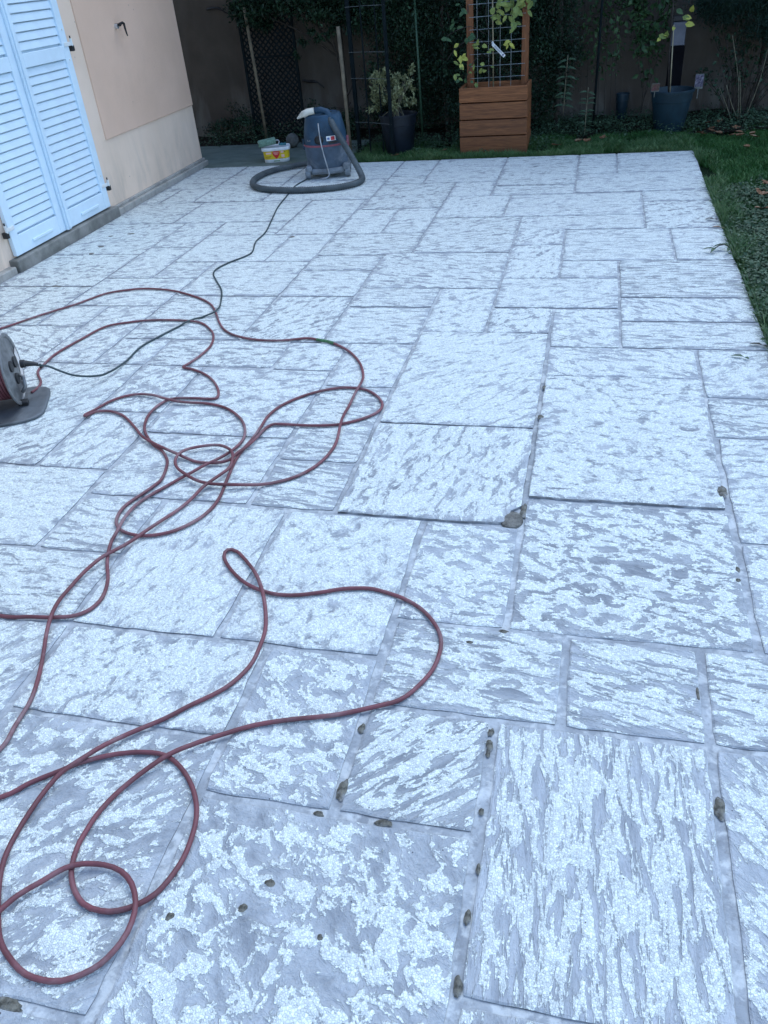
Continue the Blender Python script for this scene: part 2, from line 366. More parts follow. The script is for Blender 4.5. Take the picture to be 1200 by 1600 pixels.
# ------------------------------------------------------------ the patio: mortar bed and individual slabs
patio = MB().box(((PX0+PX1)/2, (PY0+PY1)/2, -0.046), (PX1-PX0+0.06 if False else PX1-PX0, PY1-PY0, 0.088)).build('patio', M_mortar)
patio['kind'] = 'structure'
J = 0.0105
slabs = [
 # x0, x1, y0, y1, grain angle, stretch, coverage, contrast, lift (None = drawn at random)
 (.505,.825,3.17,3.66,20,1.6,.62,.5,.003),(.505,.825,2.84,3.17,-12,3.2,.60,.8,.002),(.515,.825,2.17,2.84,5,2.2,.66,.6,.004),(.515,.825,1.68,2.17,-10,2,.60,.9,.003),
 (.36,.825,1.35,1.68,-6,3.4,.62,.9,.002),(.36,.825,.36,1.35,130,2.4,.60,.9,.003),(.01,.36,1.35,1.68,-14,4.0,.58,1,.003),(-.485,.01,1.35,1.68,-4,3.0,.60,.8,.002),
 (-.15,.36,.68,1.35,93,4.2,.60,.95,.004),(-.15,.36,.0,.68,90,2.5,.6,.9,.002),(-.485,-.155,1.02,1.35,42,3.6,.60,.95,.003),(-.82,-.485,1.02,1.52,150,1.3,.56,1,.003),
 (-.82,-.155,.35,1.02,140,1.25,.50,.95,.004),(-.82,-.155,-.3,.35,10,1.3,.5,.9,.002),(-1.465,-.82,.51,1.18,35,1.7,.52,.95,.003),(-1.465,-.82,-.3,.51,20,1.5,.55,.9,.002),
 (-1.465,-.82,1.18,1.52,60,1.3,.70,.55,.004),(-.49,-.16,1.68,2.18,-8,1.8,.58,.9,.002),(-.16,.51,1.68,2.35,-10,1.7,.55,1,.002),(-.16,.51,2.35,3.335,-4,1.5,.68,.35,.012),
 (-.16,.505,3.335,3.66,-18,2.6,.62,.85,.004),(-.99,-.49,1.52,2.185,70,1.2,.70,.25,.004),(-1.48,-.99,1.52,2.19,75,2.4,.74,.4,.004),(-2.1,-1.48,1.52,1.86,0,3.2,.64,.6,.003),
 (-1.815,-1.48,1.86,2.20,-5,3.0,.60,.8,.003),(-2.32,-1.815,1.86,2.37,0,2.0,.74,.2,.004),(-2.7,-1.465,1.02,1.52,50,2.6,.62,.6,.003),
 (-.815,-.16,2.18,2.845,78,2.2,.66,.6,.011),(-.815,-.16,2.845,3.815,38,2.4,.70,.4,.009),(-1.15,-.815,2.195,2.52,-5,4.2,.56,.85,.003),(-1.15,-.815,2.52,3.17,-3,3.4,.60,.7,.003),
 (-1.15,-.815,3.17,3.66,30,1.6,.66,.4,.003),(-1.465,-1.15,3.33,3.66,25,1.8,.66,.4,.002),(-1.815,-1.15,2.68,3.33,15,1.7,.60,.7,.004),(-2.15,-1.815,2.37,2.85,60,2.0,.62,.6,.003),
 (-2.15,-1.815,2.85,3.345,30,1.4,.55,.9,.003),(-1.815,-1.15,2.20,2.68,20,2.4,.62,.6,.003),(-2.15,-1.465,3.345,3.67,0,2.6,.60,.7,.002),(-2.45,-2.15,3.345,3.67,30,2.0,.6,.6,.002),
 (-2.79,-2.45,3.345,4.15,35,1.8,.6,.7,.003),(-2.80,-2.15,2.37,3.345,45,2.2,.62,.6,.004),(-2.45,-1.77,3.67,4.32,0,3.0,.62,.6,.003),(-1.77,-1.30,3.66,4.32,50,2.0,.62,.5,.004),
 (-1.30,-.815,3.66,4.16,0,2.6,.64,.4,.002),(-1.30,-.815,4.16,4.46,0,3.8,.60,.8,.005),(-1.77,-1.30,4.32,4.78,0,2.4,.64,.4,.004),(-1.77,-1.30,4.78,5.08,0,3.4,.62,.6,.003),
 (-1.30,-.485,4.46,5.11,-12,3.0,.60,.75,.004),(-.815,-.485,3.815,4.46,30,1.5,.66,.5,.003),(-.485,-.16,3.815,4.16,45,1.6,.66,.8,.005),(-.16,.175,3.66,4.16,-10,1.8,.62,.7,.002),
 (-.485,.175,4.16,4.63,15,2.4,.64,.5,.005),(-.485,-.16,4.63,5.26,60,1.3,.68,.4,.003),(-.16,.175,4.63,4.94,5,3.0,.66,.4,.003),(-.485,-.16,5.26,5.93,50,1.5,.6,.6,.003),
 (-.16,.50,4.94,5.59,0,3.6,.64,.6,.004),(.50,.825,4.94,5.59,0,2.6,.66,.6,.003),(.175,.825,4.32,4.94,0,5.0,.60,.8,.005),(.175,.825,3.99,4.32,-35,2.6,.62,.8,.004),(.175,.825,3.66,3.99,-2,4.0,.62,.7,.003),
 (-.485,.35,5.59,5.93,0,3.2,.64,.5,.004),(-.62,.35,5.93,6.53,5,2.6,.64,.5,.003),(.35,.825,5.59,6.26,20,1.5,.62,.5,.003),(.35,.825,6.26,6.56,0,2.6,.64,.5,.003),
 (-1.12,-.62,5.93,6.53,30,1.4,.68,.3,.004),(-1.12,-.485,5.11,5.93,15,3.2,.62,.7,.004),(-1.12,-.78,6.53,7.0,30,1.8,.66,.4,.003),(-.78,-.14,6.53,6.84,0,2.2,.62,.5,.003),(-.78,-.14,6.84,7.895,0,3.0,.66,.4,.004),
 (-.14,.825,6.56,7.16,0,3.0,.64,.5,.003),(-.14,.18,7.16,7.895,0,2.6,.66,.4,.003),(.18,.825,7.16,7.895,0,3.0,.64,.5,.004),(-1.41,-.78,7.0,7.895,0,2.4,.68,.3,.003),
 (-1.75,-1.41,7.27,7.895,0,2.4,.68,.3,.003),(-1.75,-1.41,7.0,7.27,0,2.4,.66,.4,.003),(-1.75,-1.12,6.21,7.0,15,2.8,.62,.7,.004),(-1.78,-1.44,5.57,6.21,10,2,.66,.4,.002),(-1.44,-1.12,5.57,6.21,20,2,.66,.5,.003),
 (-1.77,-1.12,5.08,5.57,0,3.2,.62,.5,.004),(-2.10,-1.77,4.96,5.57,0,2.4,.66,.3,.003),(-2.76,-2.44,4.64,4.96,0,2.8,.6,.7,.003),(-2.44,-1.77,4.32,4.96,0,2.6,.66,.5,.004),
 (-2.76,-2.10,4.96,5.57,0,2.6,.68,.4,.003),(-2.76,-2.24,5.57,5.92,0,2.6,.64,.5,.003),(-2.24,-1.78,5.57,6.52,0,2.0,.68,.3,.003),(-3.10,-2.76,5.29,5.92,20,2.4,.6,.7,.003),
 (-3.10,-2.76,4.64,5.29,15,2.4,.6,.8,.003),(-3.82,-3.10,5.14,5.92,25,2.4,.62,.5,.003),(-3.82,-3.10,4.48,5.14,10,1.8,.62,.6,.004),(-3.10,-2.45,4.15,4.64,10,2.2,.64,.5,.003),
 (-3.43,-3.10,3.83,4.48,10,2.6,.62,.6,.003),(-3.82,-3.43,3.83,4.48,0,2.6,.62,.6,.003),(-3.10,-2.79,3.83,4.15,0,2.6,.64,.4,.002),(-3.82,-2.79,3.345,3.83,-15,1.8,.60,.7,.003),
 (-3.82,-3.22,5.92,6.55,0,3.0,.64,.5,.003),(-3.22,-2.24,5.92,6.53,0,2.8,.64,.5,.004),(-3.82,-3.65,6.55,7.03,0,2.4,.64,.5,.003),(-3.65,-3.34,6.55,7.03,0,2.4,.66,.4,.003),
 (-3.82,-3.34,7.03,7.895,0,2.4,.64,.4,.003),(-3.34,-2.70,6.55,7.17,0,2.4,.66,.4,.003),(-3.34,-2.70,7.17,7.895,0,2.4,.66,.3,.003),(-2.70,-1.75,6.53,7.2,0,2.4,.66,.4,.003),(-2.70,-1.75,7.2,7.895,0,2.4,.66,.3,.003),
 # beyond the left and lower edge of the view
 (-3.82,-2.80,2.37,3.345,20,1.8,.6,.6,.003),(-3.82,-2.32,1.52,2.37,0,2,.6,.6,.003),(-3.82,-2.7,.6,1.52,0,2,.6,.6,.003),(-2.7,-1.465,.36,1.02,0,2,.6,.6,.003),
 (.36,.825,-.6,.36,0,2,.6,.6,.003),(-.15,.36,-.6,0,0,2,.6,.6,.003),(-.82,-.155,-.9,-.3,0,2,.6,.6,.003),(-1.465,-.82,-.9,-.3,0,2,.6,.6,.003),(-2.7,-1.465,-.6,.36,0,2,.6,.6,.003),
 (-3.82,-2.7,-.4,.6,0,2,.6,.6,.003),(-3.82,-2.2,-1.98,-.62,0,2,.6,.6,.003),(-2.2,-.82,-1.98,-.92,0,2,.6,.6,.003),(-.82,.825,-1.98,-.92,0,2,.6,.6,.003)]
def make_slab(i, x0, x1, y0, y1, ang, st, cov, con, h):
    rg = random.Random(i*31+5)
    if y0 < 1.5: cov -= 0.035
    if y0 > 1.9: cov -= 0.03; con = min(1.0, con+0.10)
    inset = J if y0 < 1.4 else (0.0085 if y0 < 3.3 else 0.0062)
    ex1 = 0.0 if x1 > 0.82 else inset
    ey1 = 0.0 if y1 > 7.89 else inset
    X0, X1, Y0, Y1 = x0+inset, x1-ex1, y0+inset*0.75, y1-ey1*0.75
    cx, cy = (X0+X1)/2, (Y0+Y1)/2
    step = 0.035 if cy < 3.2 else 0.07
    P = []
    def side(a, b, nrm):
        n = max(3, int((Vector(b)-Vector(a)).length/step))
        for k in range(n):
            t = k/n; x = a[0]+(b[0]-a[0])*t; y = a[1]+(b[1]-a[1])*t
            cor = min(t, 1-t)*n
            d = 0.0055*mnoise.noise(Vector((x*9, y*9, i*3.7))) + 0.003*mnoise.noise(Vector((x*33, y*33, i*1.7)))
            d = max(-0.006, min(0.0075, d)) - 0.001
            if k == 0: P.append((x+nrm[0]*-0.004+(b[0]-a[0])/max(1e-6, abs(b[0]-a[0])+abs(b[1]-a[1]))*0.003, y+nrm[1]*-0.004+(b[1]-a[1])/max(1e-6, abs(b[0]-a[0])+abs(b[1]-a[1]))*0.003))
            else: P.append((x+nrm[0]*d, y+nrm[1]*d))
    side((X0, Y0), (X1, Y0), (0, -1)); side((X1, Y0), (X1, Y1), (1, 0)); side((X1, Y1), (X0, Y1), (0, 1)); side((X0, Y1), (X0, Y0), (-1, 0))
    if i == CHIP:   # broken front right corner
        P = [p for p in P if not (p[0] > X1-0.045 and p[1] < Y0+0.06)] if False else [((p[0]-max(0, 0.05-(X1-p[0]))*0.7, p[1]+0.012*rg.random()) if (X1-p[0] < 0.05 and p[1]-Y0 < 0.075) else p) for p in P]
    n = len(P); hz = h*0.8+0.0012
    tx, ty = (rg.random()-.5)*0.004, (rg.random()-.5)*0.004
    def zt(x, y): return hz + (x-cx)*tx + (y-cy)*ty
    V = [(x-cx, y-cy, -0.006) for x, y in P]
    V += [(x-cx, y-cy, zt(x, y)-0.0022-0.001*rg.random()) for x, y in P]
    def inner(x, y, d):
        return (min(max(x, X0+d), X1-d), min(max(y, Y0+d), Y1-d)) if False else (x+(cx-x)*min(1, d/max(0.05, math.hypot(x-cx, y-cy))), y+(cy-y)*min(1, d/max(0.05, math.hypot(x-cx, y-cy))))
    Q = [inner(x, y, 0.004+0.003*rg.random()) for x, y in P]
    V += [(x-cx, y-cy, zt(x, y)) for x, y in Q]
    def inset2(x, y, d): return (cx+(x-cx)*max(0.05, 1-d/((X1-X0)/2)), cy+(y-cy)*max(0.05, 1-d/((Y1-Y0)/2)))
    V += [(x-cx, y-cy, zt(x, y)) for x, y in (inset2(x, y, 0.030) for x, y in P)]
    F = [(k, (k+1) % n, n+(k+1) % n, n+k) for k in range(n)] + [(n+k, n+(k+1) % n, 2*n+(k+1) % n, 2*n+k) for k in range(n)] + [(2*n+k, 2*n+(k+1) % n, 3*n+(k+1) % n, 3*n+k) for k in range(n)] + [tuple(3*n+k for k in range(n))]
    a = R(ang); ca, sa = math.cos(a), math.sin(a); ox, oy = rg.random()*40, rg.random()*40
    s1 = st**0.5
    UV = [((v[0]*ca+v[1]*sa)/s1+ox, (-v[0]*sa+v[1]*ca)*s1+oy) for v in V]
    o = MB().add(V, F).build('slab', M_slab, patio, uv=UV)
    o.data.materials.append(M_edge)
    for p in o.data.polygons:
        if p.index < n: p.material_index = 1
    at = o.data.attributes.new('rim', 'FLOAT', 'POINT'); at.data.foreach_set('value', [0.0]*(2*n)+[0.15]*n+[1.0]*n)
    o.location = (cx, cy, 0); o['coverage'] = float(cov); o['contrast'] = float(con)
    return o
CHIP = next(k for k, s in enumerate(slabs) if s[:3] == (-.815, -.16, 2.18))
for i, s in enumerate(slabs): make_slab(i, *s)

# rubble and moss caught in the joints (dark stains with a body of their own)
M_moss = simple('brown_moss_dirt', (0.12, 0.115, 0.095), 0.95, 0.6, 70, 0.9, 0.004, dirt=(0.30, 0.31, 0.32), dirt_amt=1.0)
MOSS = [(0.498, 2.45), (0.362, 1.18), (-0.158, 1.31), (-0.157, 1.27), (-0.158, 1.241), (-0.153, 1.082), (-0.48, 1.271), (-0.481, 1.085), (-0.518, 1.013), (-0.364, 1.017), (-0.573, 0.835), (-0.61, 0.77), (-0.756, 0.725), (-0.433, 0.743), (-0.998, 0.507), (-0.252, 1.614), (-0.142, 0.943), (-0.165, 1.671), (-0.147, 2.937), (-0.151, 3.21), (-0.16, 2.27), (0.499, 2.041), (0.494, 1.986), (0.343, 1.515), (-3.376, 4.482), (-2.079, 5.504), (-3.525, 5.328), (-3.51, 5.162), (-0.149, 0.701), (-0.15, 0.839), (-3.588, 5.586), (-3.444, 5.645)]
SIZE = [(.028,.06),(.022,.045),(.012,.02),(.014,.03),(.009,.012),(.008,.016),(.013,.022),(.02,.05),(.022,.012),(.032,.014),(.022,.018),(.022,.018),(.017,.017),(.012,.012),(.06,.018),(.02,.01),(.008,.02),(.02,.014),(.02,.03),(.012,.03),(.02,.07),(.012,.02),(.012,.016),(.007,.05),(.05,.02),(.04,.04),(.05,.03),(.04,.03),(.012,.03),(.01,.025),(.04,.025),(.05,.03)]
for k, ((x, y), (a, b)) in enumerate(zip(MOSS, SIZE)):
    mb = MB(); n = 26; V = [(0, 0, 0.0028)]; F = []
    for q in range(2):
        for j in range(n):
            t = 2*math.pi*j/n; f = 0.66*(0.6, 1.0)[q]*(1+0.45*mnoise.noise(Vector((math.cos(t)*0.9+k*5, math.sin(t)*0.9, 0.4)))+0.25*mnoise.noise(Vector((math.cos(t)*2.6+k*5, math.sin(t)*2.6, q*.6))))
            V.append((a*f*math.cos(t), b*f*math.sin(t), (0.0026, -0.002)[q]))
    for j in range(n):
        F.append((0, 1+j, 1+(j+1) % n)); F.append((1+j, 1+n+j, 1+n+(j+1) % n, 1+(j+1) % n))
    o = mb.add(V, F).build('moss_clump', M_moss, patio, smooth=True)
    zz = 0.0055
    for s in slabs:
        if s[0] < x < s[1] and s[2] < y < s[3]: zz = s[8]*0.8+0.0012
    if k in (9, 10, 11, 12, 13, 24, 25, 26, 27, 30, 31) or True: o.location = (x, y, zz-0.0005)
# packed dirt under the chipped corner
ch = MB(); ch.lathe([(0.05, -0.004), (0.046, 0.006), (0.03, 0.0105), (0.01, 0.012)], 16, (-0.195, 2.215, 0), sx=.8, sy=1.0)
ch.build('moss_clump', simple('exposed_stone_core', (0.16, 0.155, 0.14), 0.95, 0.4, 40, 0.9, 0.006), patio, smooth=False)

# ------------------------------------------------------------ the house with its shutters
WX = -3.90; CY = 8.07
house = thing('house', 'beige rendered house corner with pale blue louvred shutters beside the patio', 'house', (WX, 5.5, 0))
def hb(name, boxes, mat, parent=house, bev=0.0):
    mb = MB()
    for c, d in boxes: mb.box((c[0]-WX, c[1]-5.5, c[2]), d, None, bev)
    return mb.build(name, mat, parent)
hb('wall', [((WX-3.0, (CY-3)/2, 1.5), (6.0, CY+3, 3.0)), ((WX-3.0, (CY-3)/2, 4.0), (6.0, CY+3, 2.0))][:1], M_wall_smooth)
# proud roughcast field above the smooth base band, stopping short of the shutter surround
hb('roughcast_panel', [((WX+0.003, (6.37+CY+0.003)/2, 0.552+1.2), (0.016, CY+0.003-6.37, 2.40))], M_wall_rough, bev=0.004)
hb('roughcast_panel', [((WX+0.003, (-2.9+4.50)/2, 0.552+1.2), (0.016, 7.40, 2.40))], M_wall_rough, bev=0.004)
hb('plinth', [((WX+0.022, (6.205+CY)/2, 0.018), (0.07, CY-6.205+0.02, 0.056))], M_plinth, bev=0.006)
hb('plinth', [((WX+0.010, (6.205+CY)/2, 0.056), (0.03, CY-6.205+0.02, 0.022))], M_plinth, bev=0.004)
hb('plinth', [((WX+0.022, (-2.9+4.755)/2, 0.018), (0.07, 7.65, 0.056))], M_plinth, bev=0.006)
hb('doorstep', [((WX+0.03, (4.77+6.19)/2, 0.028), (0.085, 1.43, 0.104))], M_sill, bev=0.006)
hb('roof', [((WX-2.9, (CY-2.8)/2, 3.06), (6.1, CY+3.1, 0.10))], M_sill)
# shutters
SX = WX+0.022
zb, ztop = 0.092, 2.28
def shutter(y0, y1, flip):
    yc = (y0+y1)/2
    mb = MB()
    st, th = 0.078, 0.032
    L = lambda y: y-5.5
    mb.box((SX-WX, L(y0+st/2), (zb+ztop)/2), (th, st, ztop-zb), None, 0.003)
    mb.box((SX-WX, L(y1-st/2), (zb+ztop)/2), (th, st, ztop-zb), None, 0.003)
    for z0, z1 in ((zb, zb+0.125), (1.165, 1.250), (ztop-0.08, ztop)):
        mb.box((SX-WX-0.0005, L(yc), (z0+z1)/2), (th-0.001, y1-y0-2*st-0.0005, z1-z0), None, 0.002)
    sh = mb.build('shutter', M_shutter, house)
    slat_src = None
    for za, zc in ((zb+0.135, 1.160), (1.262, ztop-0.085)):
        n = int(round((zc-za)/0.0545))
        for k in range(n):
            z = za+(k+0.5)*(zc-za)/n
            if slat_src is None:
                s = MB(); s.box((0, 0, 0), (0.010, y1-y0-2*st+0.004, 0.0480), Matrix.Rotation(R(-9), 3, 'Y'), 0.002)
                slat_src = s.build('slat', M_shutter, sh); o = slat_src
            else:
                o = slat_src.copy(); col.objects.link(o); o.parent = sh
            o.location = (SX-WX-0.003, L(yc), z)
    # shadow-gap backing board behind the slats
    bk = MB(); bk.box((SX-WX-0.018, L(yc), (zb+ztop)/2), (0.004, y1-y0-0.05, ztop-zb-0.05)); bk.build('backing_board', M_shutter, sh)
    # closing batten on the lower rail
    pl = MB(); pl.box((SX-WX+0.020, L(yc+0.02), zb+0.052), (0.010, 0.26, 0.022), None, 0.004); pl.build('rail_batten', M_shutter, sh)
    return sh
s1 = shutter(4.822, 5.462, False); s2 = shutter(5.470, 6.135, True)
hb('meeting_strip', [((SX+0.026, 5.478, (zb+ztop)/2), (0.018, 0.052, ztop-zb)), ((SX+0.040, 5.478, (zb+ztop)/2), (0.010, 0.022, ztop-zb-0.02))], M_shutter, bev=0.003)
def hinge(y, z, sgn):
    mb = MB(); mb.box((SX-WX+0.019, y-5.5-sgn*0.03, z+0.012), (0.006, 0.085, 0.026), None, 0.002)
    h = mb.build('hinge', M_white, house)
    p = MB(); p.tube([(SX-WX+0.022, y-5.5+sgn*0.020, z-0.005), (SX-WX+0.022, y-5.5+sgn*0.020, z+0.045)], 0.010, 10); p.build('hinge_barrel', M_white, h)
    q = MB(); q.box((SX-WX+0.010, y-5.5+sgn*0.024, z-0.018), (0.040, 0.030, 0.040), None, 0.004)
    q.build('hinge_bracket', M_iron, h)
    q = MB(); q.tube([(SX-WX+0.022, y-5.5+sgn*0.020, z+0.045), (SX-WX+0.022, y-5.5+sgn*0.020, z+0.062)], 0.005, 8); q.build('hinge_pin', M_iron, h)
for z in (0.245, 1.242, 2.1): hinge(6.150, z, 1); hinge(4.808, z+0.02, -1)
for yy, z in ((6.10, 0.335), (6.10, 1.155), (6.10, 1.35), (5.49, 0.62), (5.49, 1.02)):
    mb = MB()
    for dz in (-0.012, 0.012): mb.lathe([(0.006, -0.003), (0.005, 0.002), (0.001, 0.004)], 8, (0, 0, 0))
    b = MB(); b.tube([(SX-WX+0.014, yy-5.5, z), (SX-WX+0.021, yy-5.5, z)], 0.007, 8); b.build('rivet', M_white, house)
# shutter stay on the wall
hk = MB(); hx = 0.011
hk.tube([(hx, 0, 0), (hx+0.05, 0, 0)], 0.011, 10); hk.lathe([(0.018, 0), (0.018, 0.006)], 12, (hx+0.04, 0, -0.003))
hk.tube([(hx+0.045, -0.01, 0.004), (hx+0.05, 0.035, 0.012), (hx+0.05, 0.055, 0.004), (hx+0.048, 0.068, -0.06), (hx+0.05, 0.074, -0.085)], [0.010, 0.010, 0.010, 0.007, 0.005], 8)
hk.v = [(a, b+6.93-5.5, c+1.315) for a, b, c in hk.v]
st_ = hk.build('shutter_stay', M_iron, house)
cap = MB(); cap.tube([(hx+0.001, 6.93-5.5-0.004, 1.306), (hx+0.026, 6.93-5.5-0.004, 1.306)], 0.018, 12); cap.build('stay_mount', M_silver, st_)

# ------------------------------------------------------------ garden wall at the back
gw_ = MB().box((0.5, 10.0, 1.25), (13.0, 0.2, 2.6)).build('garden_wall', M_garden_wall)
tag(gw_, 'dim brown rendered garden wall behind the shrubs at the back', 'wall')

# ------------------------------------------------------------ cords
M_cord = simple('red_brown_rubber', (0.145, 0.045, 0.055), 0.55, 0.25, 9, 0.3, 0.0006, dirt=(0.33, 0.26, 0.27), dirt_amt=0.65)
M_black_cable = simple('black_rubber_cable', (0.025, 0.045, 0.052), 0.5, 0.25, 12, 0.3, 0.0006, dirt=(0.15, 0.18, 0.19), dirt_amt=0.4)
A = [(-3.288,3.748),(-3.162,3.947),(-3.023,4.147),(-2.924,4.323),(-2.804,4.392),(-2.683,4.416),(-2.49,4.383),(-2.265,4.265),(-2.133,4.153),(-2.047,4.025),(-1.972,3.894),(-1.89,3.779),(-1.793,3.705),(-1.666,3.66),(-1.523,3.657),(-1.392,3.688),(-1.316,3.666),(-1.239,3.637),(-1.128,3.54),(-1.038,3.41),(-0.984,3.273),(-0.968,3.174),(-0.97,3.066),(-0.97,2.956),(-0.967,2.87),(-0.958,2.787),(-0.942,2.682),(-0.941,2.6),(-0.955,2.516),(-0.985,2.442),(-1.031,2.383),(-1.093,2.34),(-1.16,2.311),(-1.256,2.292),(-1.335,2.292),(-1.41,2.311),(-1.485,2.358),(-1.534,2.41),(-1.55,2.462),(-1.537,2.513),(-1.49,2.553),(-1.431,2.569),(-1.374,2.549),(-1.322,2.494),(-1.299,2.41),(-1.32,2.352),(-1.351,2.269),(-1.368,2.189),(-1.401,2.095),(-1.446,1.958),(-1.486,1.869),(-1.523,1.804),(-1.548,1.723),(-1.553,1.651),(-1.55,1.59),(-1.536,1.532),(-1.508,1.456),(-1.47,1.375),(-1.429,1.285),(-1.402,1.206),(-1.393,1.125),(-1.387,1.04)]
B = [(-2.553,2.965),(-2.559,3.019),(-2.594,3.101),(-2.68,3.205),(-2.701,3.295),(-2.714,3.438),(-2.676,3.635),(-2.63,3.799),(-2.525,3.868),(-2.385,3.91),(-2.184,3.906),(-2.071,3.873),(-1.987,3.794),(-1.927,3.708),(-1.885,3.576),(-1.887,3.456),(-1.906,3.362),(-1.92,3.309),(-1.866,3.29),(-1.774,3.238),(-1.691,3.16),(-1.627,3.064),(-1.607,3.001),(-1.632,2.986),(-1.728,2.985),(-1.819,2.972),(-1.854,2.913),(-1.859,2.827),(-1.838,2.74),(-1.796,2.659),(-1.715,2.569),(-1.651,2.523),(-1.596,2.457),(-1.57,2.397),(-1.551,2.319),(-1.556,2.278),(-1.577,2.213),(-1.604,2.137),(-1.605,2.075),(-1.584,2.018),(-1.539,1.977),(-1.472,1.958),(-1.413,1.965),(-1.354,1.995),(-1.305,2.051),(-1.274,2.122),(-1.267,2.213),(-1.286,2.333),(-1.307,2.471),(-1.309,2.56),(-1.301,2.649),(-1.3,2.746),(-1.302,2.848),(-1.277,2.945),(-1.216,3.035),(-1.144,3.097),(-1.064,3.135),(-0.99,3.14),(-0.924,3.119),(-0.859,3.055),(-0.825,2.985),(-0.832,2.921),(-0.875,2.866),(-0.934,2.822),(-0.996,2.794),(-1.105,2.78),(-1.22,2.781),(-1.26,2.772),(-1.279,2.721),(-1.283,2.64),(-1.294,2.572),(-1.313,2.515),(-1.326,2.465),(-1.373,2.445),(-1.459,2.451),(-1.543,2.483),(-1.672,2.541),(-1.781,2.611),(-1.865,2.698),(-1.964,2.788),(-2.035,2.825),(-2.088,2.833),(-2.134,2.817),(-2.152,2.779),(-2.165,2.79),(-2.142,2.841),(-2.11,2.931),(-2.057,2.987),(-1.999,3.005),(-1.925,2.99),(-1.841,2.952),(-1.752,2.933),(-1.645,2.941),(-1.539,2.912),(-1.451,2.848),(-1.382,2.762),(-1.341,2.656),(-1.347,2.552),(-1.372,2.475),(-1.414,2.413),(-1.446,2.362),(-1.48,2.317),(-1.524,2.241),(-1.561,2.155),(-1.563,2.06),(-1.544,1.953),(-1.536,1.898),(-1.513,1.83),(-1.488,1.781),(-1.448,1.713),(-1.424,1.638),(-1.431,1.582),(-1.465,1.545),(-1.529,1.527),(-1.608,1.519),(-1.716,1.509)]
Cc = [(-1.298,0.914),(-1.244,0.967),(-1.184,1.015),(-1.144,1.047),(-1.073,1.082),(-1.004,1.1),(-0.945,1.1),(-0.892,1.074),(-0.844,1.032),(-0.809,0.984),(-0.788,0.932),(-0.779,0.863),(-0.785,0.811),(-0.802,0.764),(-0.831,0.733),(-0.866,0.713),(-0.902,0.706),(-0.948,0.713),(-0.991,0.744),(-1.019,0.784),(-1.032,0.828),(-1.034,0.86),(-1.028,0.929),(-0.999,1.0),(-0.939,1.087),(-0.89,1.133),(-0.824,1.184),(-0.76,1.224),(-0.675,1.257),(-0.556,1.293),(-0.456,1.339),(-0.403,1.369),(-0.369,1.415),(-0.338,1.484),(-0.329,1.552),(-0.335,1.609),(-0.361,1.663),(-0.41,1.72),(-0.472,1.76),(-0.542,1.783),(-0.594,1.791),(-0.669,1.778),(-0.738,1.751),(-0.81,1.729),(-0.887,1.727),(-0.981,1.76),(-1.06,1.821),(-1.11,1.882),(-1.112,1.92),(-1.075,1.914),(-1.01,1.854),(-0.95,1.781),(-0.892,1.681),(-0.852,1.579),(-0.841,1.5),(-0.842,1.424),(-0.87,1.35),(-0.907,1.303),(-0.949,1.263),(-0.992,1.216),(-1.052,1.159),(-1.11,1.096),(-1.144,1.047),(-1.175,0.999),(-1.19,0.931),(-1.195,0.848),(-1.184,0.774),(-1.152,0.707),(-1.113,0.65),(-1.082,0.612),(-1.041,0.584),(-0.987,0.561),(-0.928,0.559),(-0.888,0.573),(-0.846,0.605),(-0.823,0.651),(-0.82,0.692),(-0.831,0.731),(-0.86,0.768),(-0.898,0.791),(-0.943,0.798),(-0.993,0.79),(-1.027,0.773),(-1.064,0.735),(-1.095,0.7),(-1.116,0.654)]
D = [(-2.781,3.33),(-2.687,3.304),(-2.551,3.235),(-2.458,3.203),(-2.349,3.203),(-2.304,3.25),(-2.284,3.38),(-2.276,3.541),(-2.236,3.687),(-2.167,3.87),(-2.096,3.975),(-2.047,4.044),(-2.107,4.246),(-2.174,4.408),(-2.281,4.579),(-2.35,4.7),(-2.365,4.8),(-2.327,4.929),(-2.263,5.061),(-2.253,5.158),(-2.312,5.377),(-2.323,5.609),(-2.393,5.946),(-2.471,6.318),(-2.519,6.704),(-2.552,7.013),(-2.518,7.265)]
top = 0.0075
def slab_top(x, y):
    for s in slabs:
        if s[0] < x < s[1] and s[2] < y < s[3]: return s[8]*0.8+0.0018
    return 0.004
